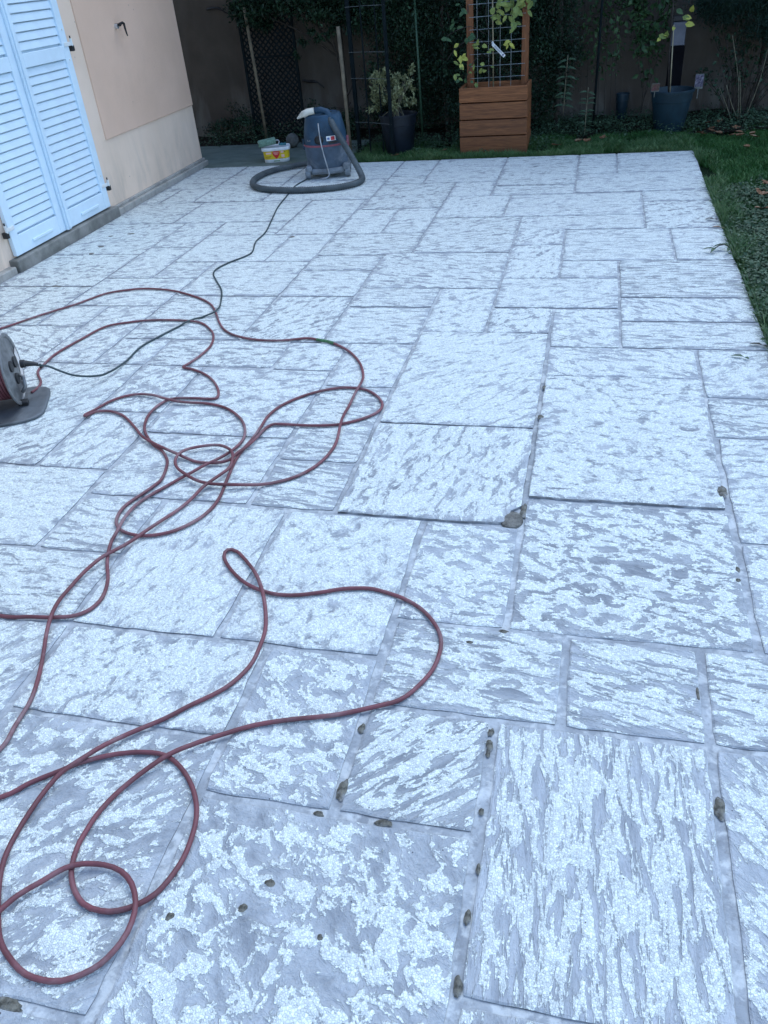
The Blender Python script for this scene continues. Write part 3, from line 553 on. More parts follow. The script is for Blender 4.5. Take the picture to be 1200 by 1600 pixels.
def resolve(paths, r):
    """lay splines on the slabs; where a later stretch crosses an earlier one, it is carried over it"""
    done = []; out = []
    for P in paths:
        S = spline([(p[0], p[1], p[2] if len(p) > 2 else 0) for p in P], 0.016)
        Z = np.array([max(p.z, slab_top(p.x, p.y)+r) for p in S])
        Z = np.convolve(np.pad(Z, 4, 'edge'), np.ones(9)/9, 'valid')
        Z = Z + np.array([0.0016*(1+mnoise.noise(Vector((p.x*3, p.y*3, 9)))) for p in S])
        XY = np.array([(p.x, p.y) for p in S])
        lift = np.zeros(len(S))
        for i in range(len(S)):
            best = 0
            if done:
                Dn = np.concatenate([d[0] for d in done]); Dz = np.concatenate([d[1] for d in done])
                q = np.hypot(*(Dn-XY[i]).T); k = q < 2*r
                if k.any(): best = max(best, (Dz[k]+2*r*0.98).max())
            if i > 8:
                q = np.hypot(*(XY[:i-8]-XY[i]).T); k = q < 2*r
                if k.any(): best = max(best, (np.maximum(Z[:i-8], lift[:i-8])[k]+2*r*0.98).max())
            lift[i] = best
        Zf = Z.copy()
        for i in np.nonzero(lift)[0]:
            if lift[i] > Z[i]:
                j = np.arange(max(0, i-9), min(len(S), i+10)); Zf[j] = np.maximum(Zf[j], Z[j]+(lift[i]-Z[j])*np.clip(1-np.abs(j-i)/9.0, 0, 1)**0.7)
        Zf = np.convolve(np.pad(Zf, 2, 'edge'), np.ones(5)/5, 'valid')
        done.append((XY, Zf)); out.append([(XY[i][0], XY[i][1], Zf[i]) for i in range(len(S))])
    return out
# off to the left the cord runs on: reel -> B -> back round the reel -> A -> C
pre_C = [(-1.75, 0.92), (-1.62, 0.80), (-1.48, 0.80)]
Afull = [(-3.45, 3.2), (-3.50, 3.5)] + A + [(-1.45, 0.92), (-1.62, 0.84)]
Bfull = [(p[0], p[1], 0.03 if i == 0 else 0.0) for i, p in enumerate(B)] + [(-1.95, 1.55, 0), (-2.4, 1.7, 0), (-3.0, 2.1, 0), (-3.35, 2.7, 0), (-3.45, 3.2, 0)]
Cfull = [(-1.62, 0.84), (-1.48, 0.82)] + Cc + [(-1.16, 0.55), (-1.35, 0.35), (-1.6, 0.3)]
rp = resolve([Bfull, Afull, Cfull], 0.0062)
cord = MB()
for P in rp: cord.tube(P, 0.0062, 8)
cordo = cord.build('extension_cord', M_cord, smooth=True)
tag(cordo, 'long red brown rubber cord lying in loops across the pale patio slabs', 'cord')
tp = [p for p in rp[1] if -1.345 < p[0] < -1.225 and 3.6 < p[1] < 3.72]
tb = MB().tube(tp, 0.0078, 10); tb.build('green_tape', simple('green_tape', (0.05, 0.14, 0.06), 0.6, 0.4, 60), cordo, smooth=True)
# black cable, from the plug at the reel to the vacuum cleaner
Dz = [(-2.45, 2.934, 0.19), (-2.41, 2.963, 0.165), (-2.352, 2.982, 0.125), (-2.32, 3.023, 0.09), (-2.276, 3.103, 0.05), (-2.261, 3.189, 0.03), (-2.263, 3.348, 0.012)] + D[7:]
S = spline([(p[0], p[1], p[2] if len(p) > 2 else 0) for p in Dz], 0.02)
allc = np.array([q for P in rp for q in P]); pts = []
for p in S:
    z = max(p.z, slab_top(p.x, p.y)+0.0055)
    q = np.hypot(allc[:, 0]-p.x, allc[:, 1]-p.y); k = q < 0.03
    if k.any(): z = max(z, (allc[k, 2]+0.0118*np.clip(1-(q[k]/0.03)**2, 0, 1)**.5).max())
    pts.append([p.x, p.y, z])
zz = np.array([p[2] for p in pts]); zz = np.maximum(zz*0.4, np.convolve(np.pad(zz, 2, 'edge'), np.ones(5)/5, 'valid'))
cab = MB().tube([(p[0], p[1], z) for p, z in zip(pts, zz)], 0.0052, 8)
cabo = cab.build('power_cable', M_black_cable, smooth=True)
tag(cabo, 'thin black power cable running from the cord reel to the vacuum cleaner', 'cable')
pg = MB().tube([(-2.505, 2.905, 0.200), (-2.488, 2.912, 0.199), (-2.486, 2.913, 0.199), (-2.462, 2.926, 0.193), (-2.44, 2.940, 0.184)], [0.019, 0.019, 0.014, 0.011, 0.007], 12)
pg.box((-2.437, 2.946, 0.172), (0.008, 0.006, 0.022)); pg.build('plug', M_iron, cabo, smooth=True, auto=35)

# ------------------------------------------------------------ cord reel
reel = thing('cord_reel', 'round cord reel with grey metal disc and red cord, at the left edge', 'cord reel', (-2.54, 2.885, 0.0), R(25))
M_disc = simple('scratched_grey_metal', (0.19, 0.195, 0.20), 0.42, 0.25, 24, 0.5, 0.001, metal=0.45, dirt=(0.18, 0.18, 0.19), dirt_amt=0.5)
M_base = simple('dark_grey_base', (0.085, 0.095, 0.105), 0.6, 0.25, 12, 0.3, 0.001, dirt=(0.22, 0.24, 0.26), dirt_amt=0.4)
def xlathe(prof, c, n=40):      # lathe about local X
    t = MB().lathe([(r, x) for x, r in prof], n)
    t.v = [(z+c[0], x+c[1], y+c[2]) for x, y, z in t.v]; return t
cz = 0.182
xlathe([(-0.007, 0.161), (-0.001, 0.166), (0.003, 0.163), (0.002, 0.150), (-0.004, 0.146), (-0.004, 0.10), (0.004, 0.09), (0.004, 0.02)], (0, 0, cz)).build('disc', M_disc, reel, smooth=True, auto=40)
xlathe([(-0.003, 0.164), (0.003, 0.166), (0.006, 0.163)], (-0.20, 0, cz)).build('disc', M_disc, reel, smooth=True, auto=40)
xlathe([(0, 0.075), (0.18, 0.075)], (-0.19, 0, cz)).build('drum', M_base, reel, smooth=True, auto=40)
wd = MB(); hel = []
for layer, rr in enumerate((0.10, 0.1135, 0.126)):
    for k in range(13*28):
        a = 2*math.pi*k/28; x = -0.185+(k/28)*0.0134 if layer % 2 == 0 else -0.185+(13-k/28)*0.0134
        hel.append((x, rr*math.cos(a), cz+rr*math.sin(a)))
wd.tube(hel, 0.0064, 7); wd.build('wound_cord', M_cord, reel, smooth=True)
sk = MB()
for a in (0.4, 2.5, 4.6):
    sk.tube([(0.004, 0.045*math.cos(a), cz+0.045*math.sin(a)), (0.012, 0.045*math.cos(a), cz+0.045*math.sin(a))], 0.026, 16)
sk.build('socket', M_iron, reel)
hnd = MB(); hnd.tube([(0.006, 0.03, cz-0.04), (0.026, 0.02, cz-0.05), (0.028, 0.0, cz-0.09), (0.008, -0.01, cz-0.115)], 0.009, 8); hnd.build('crank_grip', M_disc, reel, smooth=True)
lb = MB()
for j in range(14):
    a0 = -1.0+j*0.1; a1 = a0+0.1
    lb.add([(0.0046, 0.100*math.cos(a0), cz+0.100*math.sin(a0)), (0.0046, 0.143*math.cos(a0), cz+0.143*math.sin(a0)), (0.0046, 0.143*math.cos(a1), cz+0.143*math.sin(a1)), (0.0046, 0.100*math.cos(a1), cz+0.100*math.sin(a1))], [(0, 1, 2, 3)])
lb.build('label', simple('worn_label', (0.62, 0.60, 0.58), 0.5, 0.2, 60, dirt=(0.35, 0.10, 0.10), dirt_amt=0.7), reel)
bk = MB(); bk.box((0.006, -0.045, cz-0.150), (0.045, 0.030, 0.022), Matrix.Rotation(R(15), 3, 'X'), 0.003); bk.build('clip', M_iron, reel)
bs = MB().lathe([(0.98, 0.006), (1.0, 0.010), (1.0, 0.018), (0.97, 0.021), (0.93, 0.018), (0.5, 0.017)], 40, (-0.14, -0.03, 0), sx=0.25, sy=0.19, power=5)
bs.build('base_plate', M_base, reel, smooth=True, auto=50)
fr = MB()
for x in (-0.24, 0.0301):
    pass
fr.tube([(-0.24, -0.16, 0.024), (-0.24, -0.10, 0.17), (-0.24, 0.0, 0.36), (-0.24, 0.10, 0.17), (-0.24, 0.16, 0.024)], 0.010, 8)
fr.tube([(-0.245, 0, cz), (-0.19, 0, cz)], 0.012, 8); fr.build('stand_frame', M_base, reel, smooth=True)

# ------------------------------------------------------------ workshop vacuum cleaner
VX, VY = -2.365, 7.44
vac = thing('vacuum_cleaner', 'dusty dark blue workshop vacuum cleaner standing inside the ring of its hose', 'vacuum cleaner', (VX, VY, 0.0055), R(14))
M_vac = simple('dusty_navy_plastic', (0.012, 0.045, 0.085), 0.55, 0.3, 7, 0.3, 0.001, dirt=(0.13, 0.19, 0.25), dirt_amt=0.6)
M_tank = simple('dusty_blue_tank', (0.065, 0.095, 0.135), 0.6, 0.3, 6, 0.3, 0.001, dirt=(0.30, 0.34, 0.38), dirt_amt=0.9)
M_dusty = simple('dusty_grey_plastic', (0.15, 0.175, 0.20), 0.7, 0.3, 10, 0.3, 0.001, dirt=(0.36, 0.39, 0.42), dirt_amt=0.6)
M_hose = simple('grey_ribbed_hose', (0.055, 0.070, 0.078), 0.6, 0.25, 10, 0.3, 0.001, dirt=(0.17, 0.20, 0.21), dirt_amt=0.55)
M_red = simple('red_band', (0.22, 0.06, 0.085), 0.5, 0.2, 14, dirt=(0.3, 0.25, 0.28), dirt_amt=0.5)
M_cream = simple('cream_plastic', (0.62, 0.60, 0.52), 0.5, 0.1, 16, dirt=(0.4, 0.38, 0.34), dirt_amt=0.5)
MB().lathe([(0.125, 0.062), (0.150, 0.068), (0.160, 0.10), (0.168, 0.20), (0.172, 0.272)], 40, power=2.3, sx=1.03).build('tank', M_tank, vac, smooth=True, auto=40)
MB().lathe([(0.176, 0.264), (0.1775, 0.268), (0.1775, 0.276), (0.176, 0.280)], 40, power=2.3, sx=1.03, cap0=False, cap1=False).build('band', M_red, vac, smooth=True)
MB().lathe([(0.1745, 0.2805), (0.1745, 0.30), (0.171, 0.345), (0.163, 0.40), (0.151, 0.462), (0.146, 0.490), (0.138, 0.505), (0.122, 0.512), (0.118, 0.506), (0.05, 0.507)], 40, power=2.4, sx=1.0).build('motor_head', M_vac, vac, smooth=True, auto=38)
gd = MB().lathe([(0.055, 0), (0.050, 0.003), (0.046, -0.001)], 20, (0.02, 0.03, 0.512), sx=1.0, sy=0.6); gd.build('carry_grip', M_iron, vac, smooth=True)
vac.scale = (1.1, 1.1, 1.0)
# vent ribs on the front of the head
vr = MB()
for k in range(9):
    a = R(-128+k*6.5); vr.box((0.168*math.cos(a), 0.168*math.sin(a), 0.375), (0.008, 0.006, 0.085), Matrix.Rotation(a, 3, 'Z') @ Matrix.Rotation(R(-11), 3, 'Y'), 0.001)
for k in range(5):
    a = R(-160+k*5); vr.box((0.171*math.cos(a), 0.171*math.sin(a), 0.325), (0.006, 0.007, 0.030), Matrix.Rotation(a, 3, 'Z'), 0.001)
vr.build('vent_ribs', M_vac, vac)['kind'] = 'stuff'
for k in range(2):
    a = R((-172, -8)[k]); lt = MB(); lt.box((0.182*math.cos(a), 0.182*math.sin(a), 0.275), (0.016, 0.05, 0.085), Matrix.Rotation(a, 3, 'Z'), 0.004); lt.build('latch', M_red if k else M_vac, vac)
pt = MB(); a = R(-104)
pt.tube([(0.150*math.cos(a), 0.150*math.sin(a), 0.325), (0.182*math.cos(a), 0.182*math.sin(a), 0.323)], 0.031, 20); pt.build('hose_port', M_iron, vac, smooth=True, auto=40)
rim = MB(); rim.lathe([(0.037, 0), (0.037, 0.010), (0.032, 0.012)], 20, cap1=False); 
rim.v = [(x+0.173*math.cos(a), 0.173*math.sin(a)-z, y+0.324) for x, y, z in rim.v]; rim.build('port_rim', M_iron, vac, smooth=True)
# sticker with a white badge, red mark and dark strip
def curved_patch(a0, a1, z0, z1, r0, slope=0.0, n=8):
    mb = MB(); V = []; F = []
    for j in range(n+1):
        a = R(a0+(a1-a0)*j/n)
        V += [(r0*math.cos(a), r0*math.sin(a), z0), ((r0-slope)*math.cos(a), (r0-slope)*math.sin(a), z1)]
    for j in range(n): F.append((2*j, 2*j+2, 2*j+3, 2*j+1))
    return mb.add(V, F)
curved_patch(-84, -60, 0.312, 0.350, 0.1845, 0.003).build('badge', M_white, vac)
curved_patch(-73, -63, 0.316, 0.346, 0.1858, 0.003).build('badge_mark', simple('badge_red', (0.55, 0.04, 0.05), 0.4, 0.1), vac)
curved_patch(-82, -76, 0.322, 0.340, 0.1858, 0.003).build('badge_mark', simple('badge_blue', (0.10, 0.16, 0.35), 0.4, 0.1), vac)
curved_patch(-80, -48, 0.288, 0.306, 0.1850, 0.002).build('badge_strip', M_iron, vac)
curved_patch(-140, -128, 0.312, 0.330, 0.184, 0.003).build('badge_mark', M_dusty, vac)
# trolley with four castors
tr = MB().lathe([(0.150, 0.035), (0.168, 0.040), (0.176, 0.060), (0.166, 0.085)], 36, power=3.0, sx=1.05, sy=1.0)
tr.build('trolley', M_dusty, vac, smooth=True, auto=40)
for sx_ in (-1, 1):
    for sy_ in (-1, 1):
        wc = MB(); wc.tube([(sx_*0.142, sy_*0.125, 0.045), (sx_*0.182, sy_*0.125, 0.045)], 0.044, 20)
        w_ = wc.build('wheel', M_dusty, vac, smooth=True, auto=40)
        hb_ = MB(); hb_.tube([(sx_*0.182, sy_*0.125, 0.045), (sx_*0.187, sy_*0.125, 0.045)], 0.016, 12); hb_.build('hub', M_base, w_)
        fd = MB(); fd.box((sx_*0.150, sy_*0.125, 0.088), (0.05, 0.085, 0.05), None, 0.012); fd.build('wheel_arch', M_dusty, vac)
# looped grey cord hanging down the front
fc = MB(); fc.tube([(p.x, p.y, p.z) for p in spline([(-0.035, -0.150, 0.452), (-0.034, -0.168, 0.43), (-0.030, -0.190, 0.33), (-0.020, -0.192, 0.24), (-0.004, -0.188, 0.14), (0.008, -0.186, 0.07), (0.010, -0.188, 0.035), (-0.01, -0.196, 0.016), (-0.06, -0.19, 0.010)], 0.02)], 0.0048, 8)
fc.build('hanging_cord', simple('pale_grey_cord', (0.36, 0.38, 0.40), 0.6), vac, smooth=True)
# suction hose: its own thing is not separable from the cleaner, so it is a part
lw = Matrix.Rotation(R(-14), 3, 'Z')
def tol(p): q = lw @ Vector((p[0]-VX, p[1]-VY, 0)); return (q.x/1.1, q.y/1.1, p[2]-0.0055)
hp = spline([tol(p) for p in [(-2.300, 7.375, 0.532), (-2.245, 7.30, 0.452), (-2.170, 7.255, 0.340), (-2.105, 7.245, 0.230), (-2.035, 7.225, 0.110), (-1.985, 7.17, 0.042), (-1.958, 7.06, 0.031),
      (-1.99, 6.93, 0.031), (-2.10, 6.83, 0.031), (-2.26, 6.775, 0.031), (-2.45, 6.76, 0.031), (-2.62, 6.785, 0.031), (-2.80, 6.85, 0.031), (-2.93, 6.98, 0.031), (-3.0, 7.16, 0.031), (-3.01, 7.35, 0.031), (-2.96, 7.53, 0.031), (-2.85, 7.67, 0.033), (-2.72, 7.74, 0.037), (-2.58, 7.74, 0.045), (-2.45, 7.68, 0.06), (-2.40, 7.60, 0.08)]], 0.006)
rad = [0.0255 if (i % 3) else 0.0225 for i in range(len(hp))]
hs = MB().tube([tuple(p) for p in hp], rad, 12); hs.build('suction_hose', M_hose, vac, smooth=True)
ht = MB().tube([tol((-2.405, 7.335, 0.550)), tol((-2.35, 7.345, 0.553)), tol((-2.30, 7.36, 0.535)), tol((-2.255, 7.32, 0.468))], [0.024, 0.027, 0.028, 0.028], 14); ht.build('hose_handle', M_vac, vac, smooth=True)
nz = MB().tube([tol((-2.405, 7.335, 0.550)), tol((-2.46, 7.325, 0.545)), tol((-2.505, 7.32, 0.528)), tol((-2.508, 7.32, 0.528)), tol((-2.560, 7.31, 0.498))], [0.027, 0.028, 0.028, 0.024, 0.006], 14); nz.build('nozzle', M_cream, vac, smooth=True, auto=50)

# ------------------------------------------------------------ paint tub and roller
BX, BY = -3.115, 8.14
tub = thing('paint_tub', 'small yellow and white plastic paint tub with lid behind the vacuum cleaner', 'paint tub', (BX, BY, 0.0), R(17))
M_ylw = simple('yellow_print', (0.72, 0.52, 0.02), 0.45, 0.05, 10)
MB().lathe([(0.92, 0.0), (0.94, 0.003), (0.955, 0.032)], 40, sx=0.132, sy=0.095, power=4.5, cap1=False).build('base', M_white, tub, smooth=True, auto=40)
MB().lathe([(0.955, 0.032), (1.0, 0.108)], 40, sx=0.132, sy=0.095, power=4.5, cap0=False, cap1=False).build('label_band', M_ylw, tub, smooth=True)
MB().lathe([(1.0, 0.108), (1.005, 0.12)], 40, sx=0.132, sy=0.095, power=4.5, cap0=False).build('rim', M_white, tub, smooth=True)
MB().lathe([(1.07, 0.108), (1.085, 0.110), (1.085, 0.132), (1.06, 0.137), (1.0, 0.137), (0.98, 0.131), (0.6, 0.131)], 40, sx=0.132, sy=0.095, power=4.5, cap0=False).build('lid', M_white, tub, smooth=True, auto=40)
# red drop-shaped badge with three pale text lines, small print and white panel
def flat_on_front(pts2, name, mat, off):
    V = []; 
    for x, z in pts2:
        ft = (z-0.032)/(0.076); y = -(0.095*(0.955+0.045*ft)) - off
        V.append((x, y, z))
    return MB().add(V, [tuple(range(len(V)))]).build(name, mat, tub)
M_bred = simple('badge_red_ink', (0.62, 0.03, 0.02), 0.45, 0.05); M_pink = simple('pale_ink', (0.85, 0.55, 0.50), 0.5, 0.05); M_ink = simple('brown_ink', (0.30, 0.18, 0.03), 0.5, 0.05); M_green_ink = simple('green_ink', (0.10, 0.25, 0.08), 0.5, 0.05)
drop = [(0.0, 0.034), (0.016, 0.050), (0.030, 0.070), (0.036, 0.086), (0.034, 0.098), (0.024, 0.105), (0.0, 0.107), (-0.024, 0.105), (-0.034, 0.098), (-0.036, 0.086), (-0.030, 0.070), (-0.016, 0.050)]
flat_on_front([(x*1.12, 0.071+(z-0.071)*1.04) for x, z in drop], 'badge', simple('orange_ink', (0.80, 0.30, 0.05), 0.5, 0.05), 0.0015)
flat_on_front(drop, 'badge', M_bred, 0.0025)
for z, hw in ((0.094, 0.027), (0.085, 0.024), (0.075, 0.017)):
    flat_on_front([(-hw, z-0.0025), (hw, z-0.0015), (hw, z+0.0015), (-hw, z+0.001)], 'text_line', M_pink, 0.0032)
for x0, x1, z0, z1, mm in ((-0.108, -0.052, 0.056, 0.062, M_ink), (-0.104, -0.060, 0.046, 0.050, M_ink), (-0.100, -0.048, 0.082, 0.098, M_pink), (0.048, 0.075, 0.086, 0.104, M_pink), (0.084, 0.094, 0.090, 0.100, M_ink), (0.050, 0.080, 0.045, 0.072, M_pink), (0.02, 0.06, 0.0335, 0.038, M_ink)):
    flat_on_front([(x0, z0), (x1, z0), (x1, z1), (x0, z1)], 'print_block', mm, 0.0016)
flat_on_front([(-0.03, 0.012), (0.03, 0.010), (0.03, 0.018), (-0.03, 0.020)], 'print_block', M_green_ink, 0.0035)
rol = thing('paint_roller', 'green paint roller lying across the lid of the yellow paint tub', 'paint roller', (BX, BY, 0.139), R(17))
M_fleece = simple('green_fleece', (0.16, 0.27, 0.21), 0.95, 0.25, 60, 1.0, 0.004)
e0, e1 = Vector((-0.165, -0.045, 0.034)), Vector((0.005, -0.005, 0.050))
MB().tube([tuple(e0.lerp(e1, t)) for t in (0, .03, .97, 1)], [0.028, 0.034, 0.034, 0.028], 22).build('sleeve', M_fleece, rol, smooth=True)
cr_ = MB().tube([tuple(e0.lerp(e1, -0.01)), tuple(e0.lerp(e1, 0.01))], 0.012, 12); cr_.build('core', M_iron, rol)
MB().tube([tuple(p) for p in spline([tuple(e1), (0.03, 0.0, 0.05), (0.042, -0.012, 0.035), (0.03, -0.03, 0.014), (0.05, -0.034, 0.012)], 0.01)], 0.005, 8).build('wire_frame', M_silver, rol, smooth=True)
MB().tube([(0.035, -0.034, 0.014), (0.065, -0.032, 0.014), (0.088, -0.030, 0.013), (0.092, -0.030, 0.013), (0.108, -0.028, 0.013)], [0.009, 0.013, 0.011, 0.013, 0.012], 12).build('handle', simple('teal_grip', (0.03, 0.14, 0.17), 0.45), rol, smooth=True)
ball = MB().lathe([(0.012, 0.002)]+[(0.070*math.cos(R(a)), 0.070+0.070*math.sin(R(a))) for a in range(-75, 80, 15)]+[(0.008, 0.141)], 24)
bo = ball.build('stone_ball', simple('grey_stone', (0.10, 0.105, 0.10), 0.9, 0.3, 14, 0.6, 0.004), smooth=True); bo.location = (-3.16, 8.78, 0)
tag(bo, 'small grey stone ball on the damp paving behind the paint tub', 'stone ball')

# ------------------------------------------------------------ wooden planter with trellis
def mat_wood():
    t = NT('stained_pine'); o = t.obj(); r = t.rand()
    a = t.n.new('ShaderNodeVectorMath'); a.operation = 'ADD'; t.put(o, a.inputs[0])
    cmb = t.n.new('ShaderNodeCombineXYZ'); t.put(t.math('MULTIPLY', r, 37), cmb.inputs[0]); t.put(t.math('MULTIPLY', r, 11), cmb.inputs[2]); t.put(cmb.outputs[0], a.inputs[1])
    g = t.noise(t.scale(a.outputs[0], (1.5, 20, 20)), 3, 6, 0.6, 1.2)
    c = t.ramp(g, [(0.3, (0.10, 0.036, 0.014)), (0.5, (0.22, 0.080, 0.028)), (0.72, (0.35, 0.135, 0.050))])
    k = t.voro(t.scale(a.outputs[0], (1, 4, 4.5)), 2.2, 'F1'); c = t.mix(t.math('SUBTRACT', 1.0, t.step(k, 0.05, 0.12)), c, (0.05, 0.025, 0.018))
    c = t.mix(t.math('MULTIPLY', r, 0.5), c, (0.11, 0.055, 0.032))
    return t.out(c, 0.6, t.bump(g, 0.3, 0.001), 0, 0.3)
M_wood = mat_wood()
PXL, PXR, PYF, PYB = -1.262, -0.632, 8.150, 8.52
pl = thing('planter', 'reddish wooden planter box with tall trellis posts at the patio edge', 'planter', ((PXL+PXR)/2, PYF, 0.0), R(-1.0))
W_ = PXR-PXL; Hh = [0.0, 0.142, 0.284, 0.427, 0.557]
for k in range(4):
    h0, h1 = Hh[k]-(0.02 if k == 0 else 0), Hh[k+1]
    for (c, d) in (((0, 0.011, (h0+h1)/2), (W_-0.002*k, 0.022, h1-h0-0.009)), ((0, PYB-PYF, (h0+h1)/2), (W_-0.002*k, 0.022, h1-h0-0.009)),
                   ((-W_/2+0.013, (PYB-PYF)/2+0.005, (h0+h1)/2), (0.022, PYB-PYF-0.036, h1-h0-0.009)), ((W_/2-0.013, (PYB-PYF)/2+0.005, (h0+h1)/2), (0.022, PYB-PYF-0.036, h1-h0-0.009))):
        b_ = MB(); b_.box((0, 0, 0), d, None, 0.0035); o = b_.build('board', M_wood, pl); o.location = (c[0]+random.uniform(-.002, .002), c[1]+random.uniform(0, .002), c[2])
for x in (-W_/2+0.062, W_/2-0.062):
    p_ = MB(); p_.box((0, 0, 0), (2.0, 0.048, 0.062), None, 0.003); o = p_.build('post', M_wood, pl); o.rotation_euler = (0, R(90), 0); o.location = (x, PYB-PYF-0.045, 1.02)
rl = MB(); rl.box((0, 0, 0), (W_-0.19, 0.03, 0.05), None, 0.003); o = rl.build('rail', M_wood, pl); o.location = (0, PYB-PYF-0.045, 1.96)
so_ = MB(); so_.box((0, (PYB-PYF)/2+0.004, 0.49), (W_-0.052, PYB-PYF-0.05, 0.02)); so_.build('soil', M_soil, pl)
zs = [0.594-0.099*0+0.0985*k for k in range(14)]
ms_ = PYB-PYF-0.074
for z in zs:
    mb = MB(); mb.tube([(-W_/2+0.06, ms_, z), (W_/2-0.06, ms_, z+0.003)], 0.0022, 6); mb.build('wire', M_wire, pl)
for x in (-1.13, -1.026, -0.92, -0.82):
    mb = MB(); mb.tube([(x-(PXL+PXR)/2, ms_-0.003, 0.52), (x-(PXL+PXR)/2, ms_-0.003, 1.93)], 0.0022, 6); mb.build('wire', M_wire, pl)
# climbing vine with its cane and tag
vine = thing('climbing_vine', 'yellowing climber tied to a cane on the planter trellis', 'climber', (-0.97, 8.36, 0.50))
MB().tube([(-0.004, 0.05, 0.0), (-0.010, 0.055, 0.75), (-0.02, 0.06, 1.45)], 0.0062, 8).build('cane', M_cane, vine, smooth=True)
vs = MB()
vst = [[(-0.03, 0.04, 0.0), (-0.045, 0.05, 0.2), (-0.03, 0.05, 0.42), (-0.07, 0.04, 0.6), (-0.02, 0.04, 0.9)], [(-0.03, 0.05, 0.36), (-0.15, 0.03, 0.42), (-0.27, 0.0, 0.40), (-0.36, -0.03, 0.34), (-0.42, -0.04, 0.27)],
       [(-0.07, 0.04, 0.45), (-0.20, 0.02, 0.52), (-0.33, 0.0, 0.50), (-0.42, -0.02, 0.46)], [(-0.03, 0.04, 0.55), (0.08, 0.03, 0.68), (0.2, 0.03, 0.66), (0.3, 0.02, 0.62)], [(-0.03, 0.04, 0.25), (-0.1, 0.03, 0.30), (-0.2, 0.01, 0.22), (-0.26, 0.0, 0.08)]]
for q in vst: vs.tube([tuple(p) for p in spline(q, 0.03)], 0.003, 6)
vs.build('stem', M_stem, vine, smooth=True)
VL = []
for bx, bz, n, sp, L_, mm in ((-0.285, 0.30, 7, 0.055, 0.075, M_yellow), (-0.10, 0.40, 6, 0.05, 0.07, M_vine), (0.125, 0.36, 5, 0.03, 0.06, M_yellow), (-0.36, 0.21, 5, 0.06, 0.06, M_vine), (-0.20, 0.20, 5, 0.05, 0.06, M_vine), (-0.36, 0.46, 5, 0.05, 0.075, M_mid), (-0.19, 0.46, 5, 0.04, 0.07, M_mid),
                             (0.10, 0.66, 16, 0.08, 0.10, M_vine), (0.22, 0.68, 16, 0.07, 0.10, M_vine), (0.26, 0.74, 8, 0.05, 0.10, M_mid), (0.02, 0.56, 6, 0.05, 0.08, M_vine), (-0.05, 0.20, 3, 0.03, 0.06, M_vine), (-0.24, 0.10, 5, 0.05, 0.055, M_mid), (0.28, 0.72, 6, 0.05, 0.085, M_mid), (-0.30, 0.66, 4, .05, .07, M_mid)):
    for j in range(n):
        mb = MB(); a = random.uniform(0, 6.28); e = random.uniform(-.7, .5)
        base = (bx+random.gauss(0, sp), random.uniform(-0.07, 0.05), bz+random.gauss(0, sp))
        d = (math.cos(a)*math.cos(e), -0.3*abs(math.sin(a)), math.sin(e)+math.sin(a)*.6)
        mb.leaf(base, d, (0.1, -1, 0.6), L_*random.uniform(.6, 1.1), L_*random.uniform(.35, .7)); mb.build('leaf', mm, vine)
tg = MB(); tg.box((0, 0, 0), (0.150, 0.0015, 0.026), Matrix.Rotation(R(44), 3, 'Y'), 0.0)
tg.v = [(a+0.052, b-0.012, c+0.322) for a, b, c in tg.v]; tgo = tg.build('tag', M_white, vine)
tt = MB(); tt.tube([(-0.008, 0.03, 0.385), (-0.002, 0.0, 0.372), (0.004, -0.01, 0.365)], 0.010, 8); tt.build('tag_loop', M_white, tgo)
M_print = simple('dark_print', (0.08, 0.10, 0.18), 0.5)
for q, (u0, u1, v_) in enumerate(((-0.055, 0.035, 0.006), (-0.055, 0.045, 0.0), (-0.05, 0.02, -0.006), (0.048, 0.062, 0.0))):
    pr_ = MB(); pr_.box(((u0+u1)/2, -0.0016, v_), (u1-u0, 0.0008, 0.0022 if q < 3 else 0.015)); rt = Matrix.Rotation(R(44), 3, 'Y')
    pr_.v = [tuple(rt @ Vector(p) + Vector((0.052, -0.012, 0.322))) for p in pr_.v]; pr_.build('print_line', M_print, tgo)

# ------------------------------------------------------------ pots
M_navy = simple('navy_pot_plastic', (0.005, 0.010, 0.018), 0.5, 0.3, 9, 0.2)
M_blue = simple('blue_pot_plastic', (0.010, 0.032, 0.048), 0.5, 0.2, 9, 0.2)
def pot(name, label, loc, rb, rt, h, mat, group=None):
    t = thing(name, label, 'plant pot', loc, 0, group)
    MB().lathe([(rb, 0.0), (rb+0.003, 0.004), (rb+(rt-rb)*0.72, h*0.72), (rb+(rt-rb)*0.74+0.004, h*0.73), (rt*0.985, h*0.93)], 36, cap1=False).build('body', mat, t, smooth=True, auto=40)
    MB().lathe([(rt*0.985, h*0.93), (rt*1.04, h*0.935), (rt*1.05, h*0.99), (rt*1.03, h), (rt*0.97, h*0.995), (rt*0.95, h*0.9), (rt*0.9, h*0.8)], 36, cap0=False, cap1=False).build('rim', mat, t, smooth=True, auto=40)
    MB().lathe([(rt*0.93, h*0.84), (rt*0.5, h*0.86)], 24, cap0=False).build('soil', M_soil, t)
    return t
pot('plant_pot', 'large dark navy pot holding the pale leaved bush, left of planter', (-1.895, 8.36, 0), 0.135, 0.180, 0.345, M_navy)
bp = pot('plant_pot', 'big blue tapered plastic pot on the lawn in front of the wall', (0.675, 8.93, -0.01), 0.135, 0.195, 0.36, M_blue)
pot('plant_pot', 'tiny blue pot half hidden at the foot of the garden wall', (0.235, 9.62, 0.0), 0.05, 0.065, 0.24, M_blue)
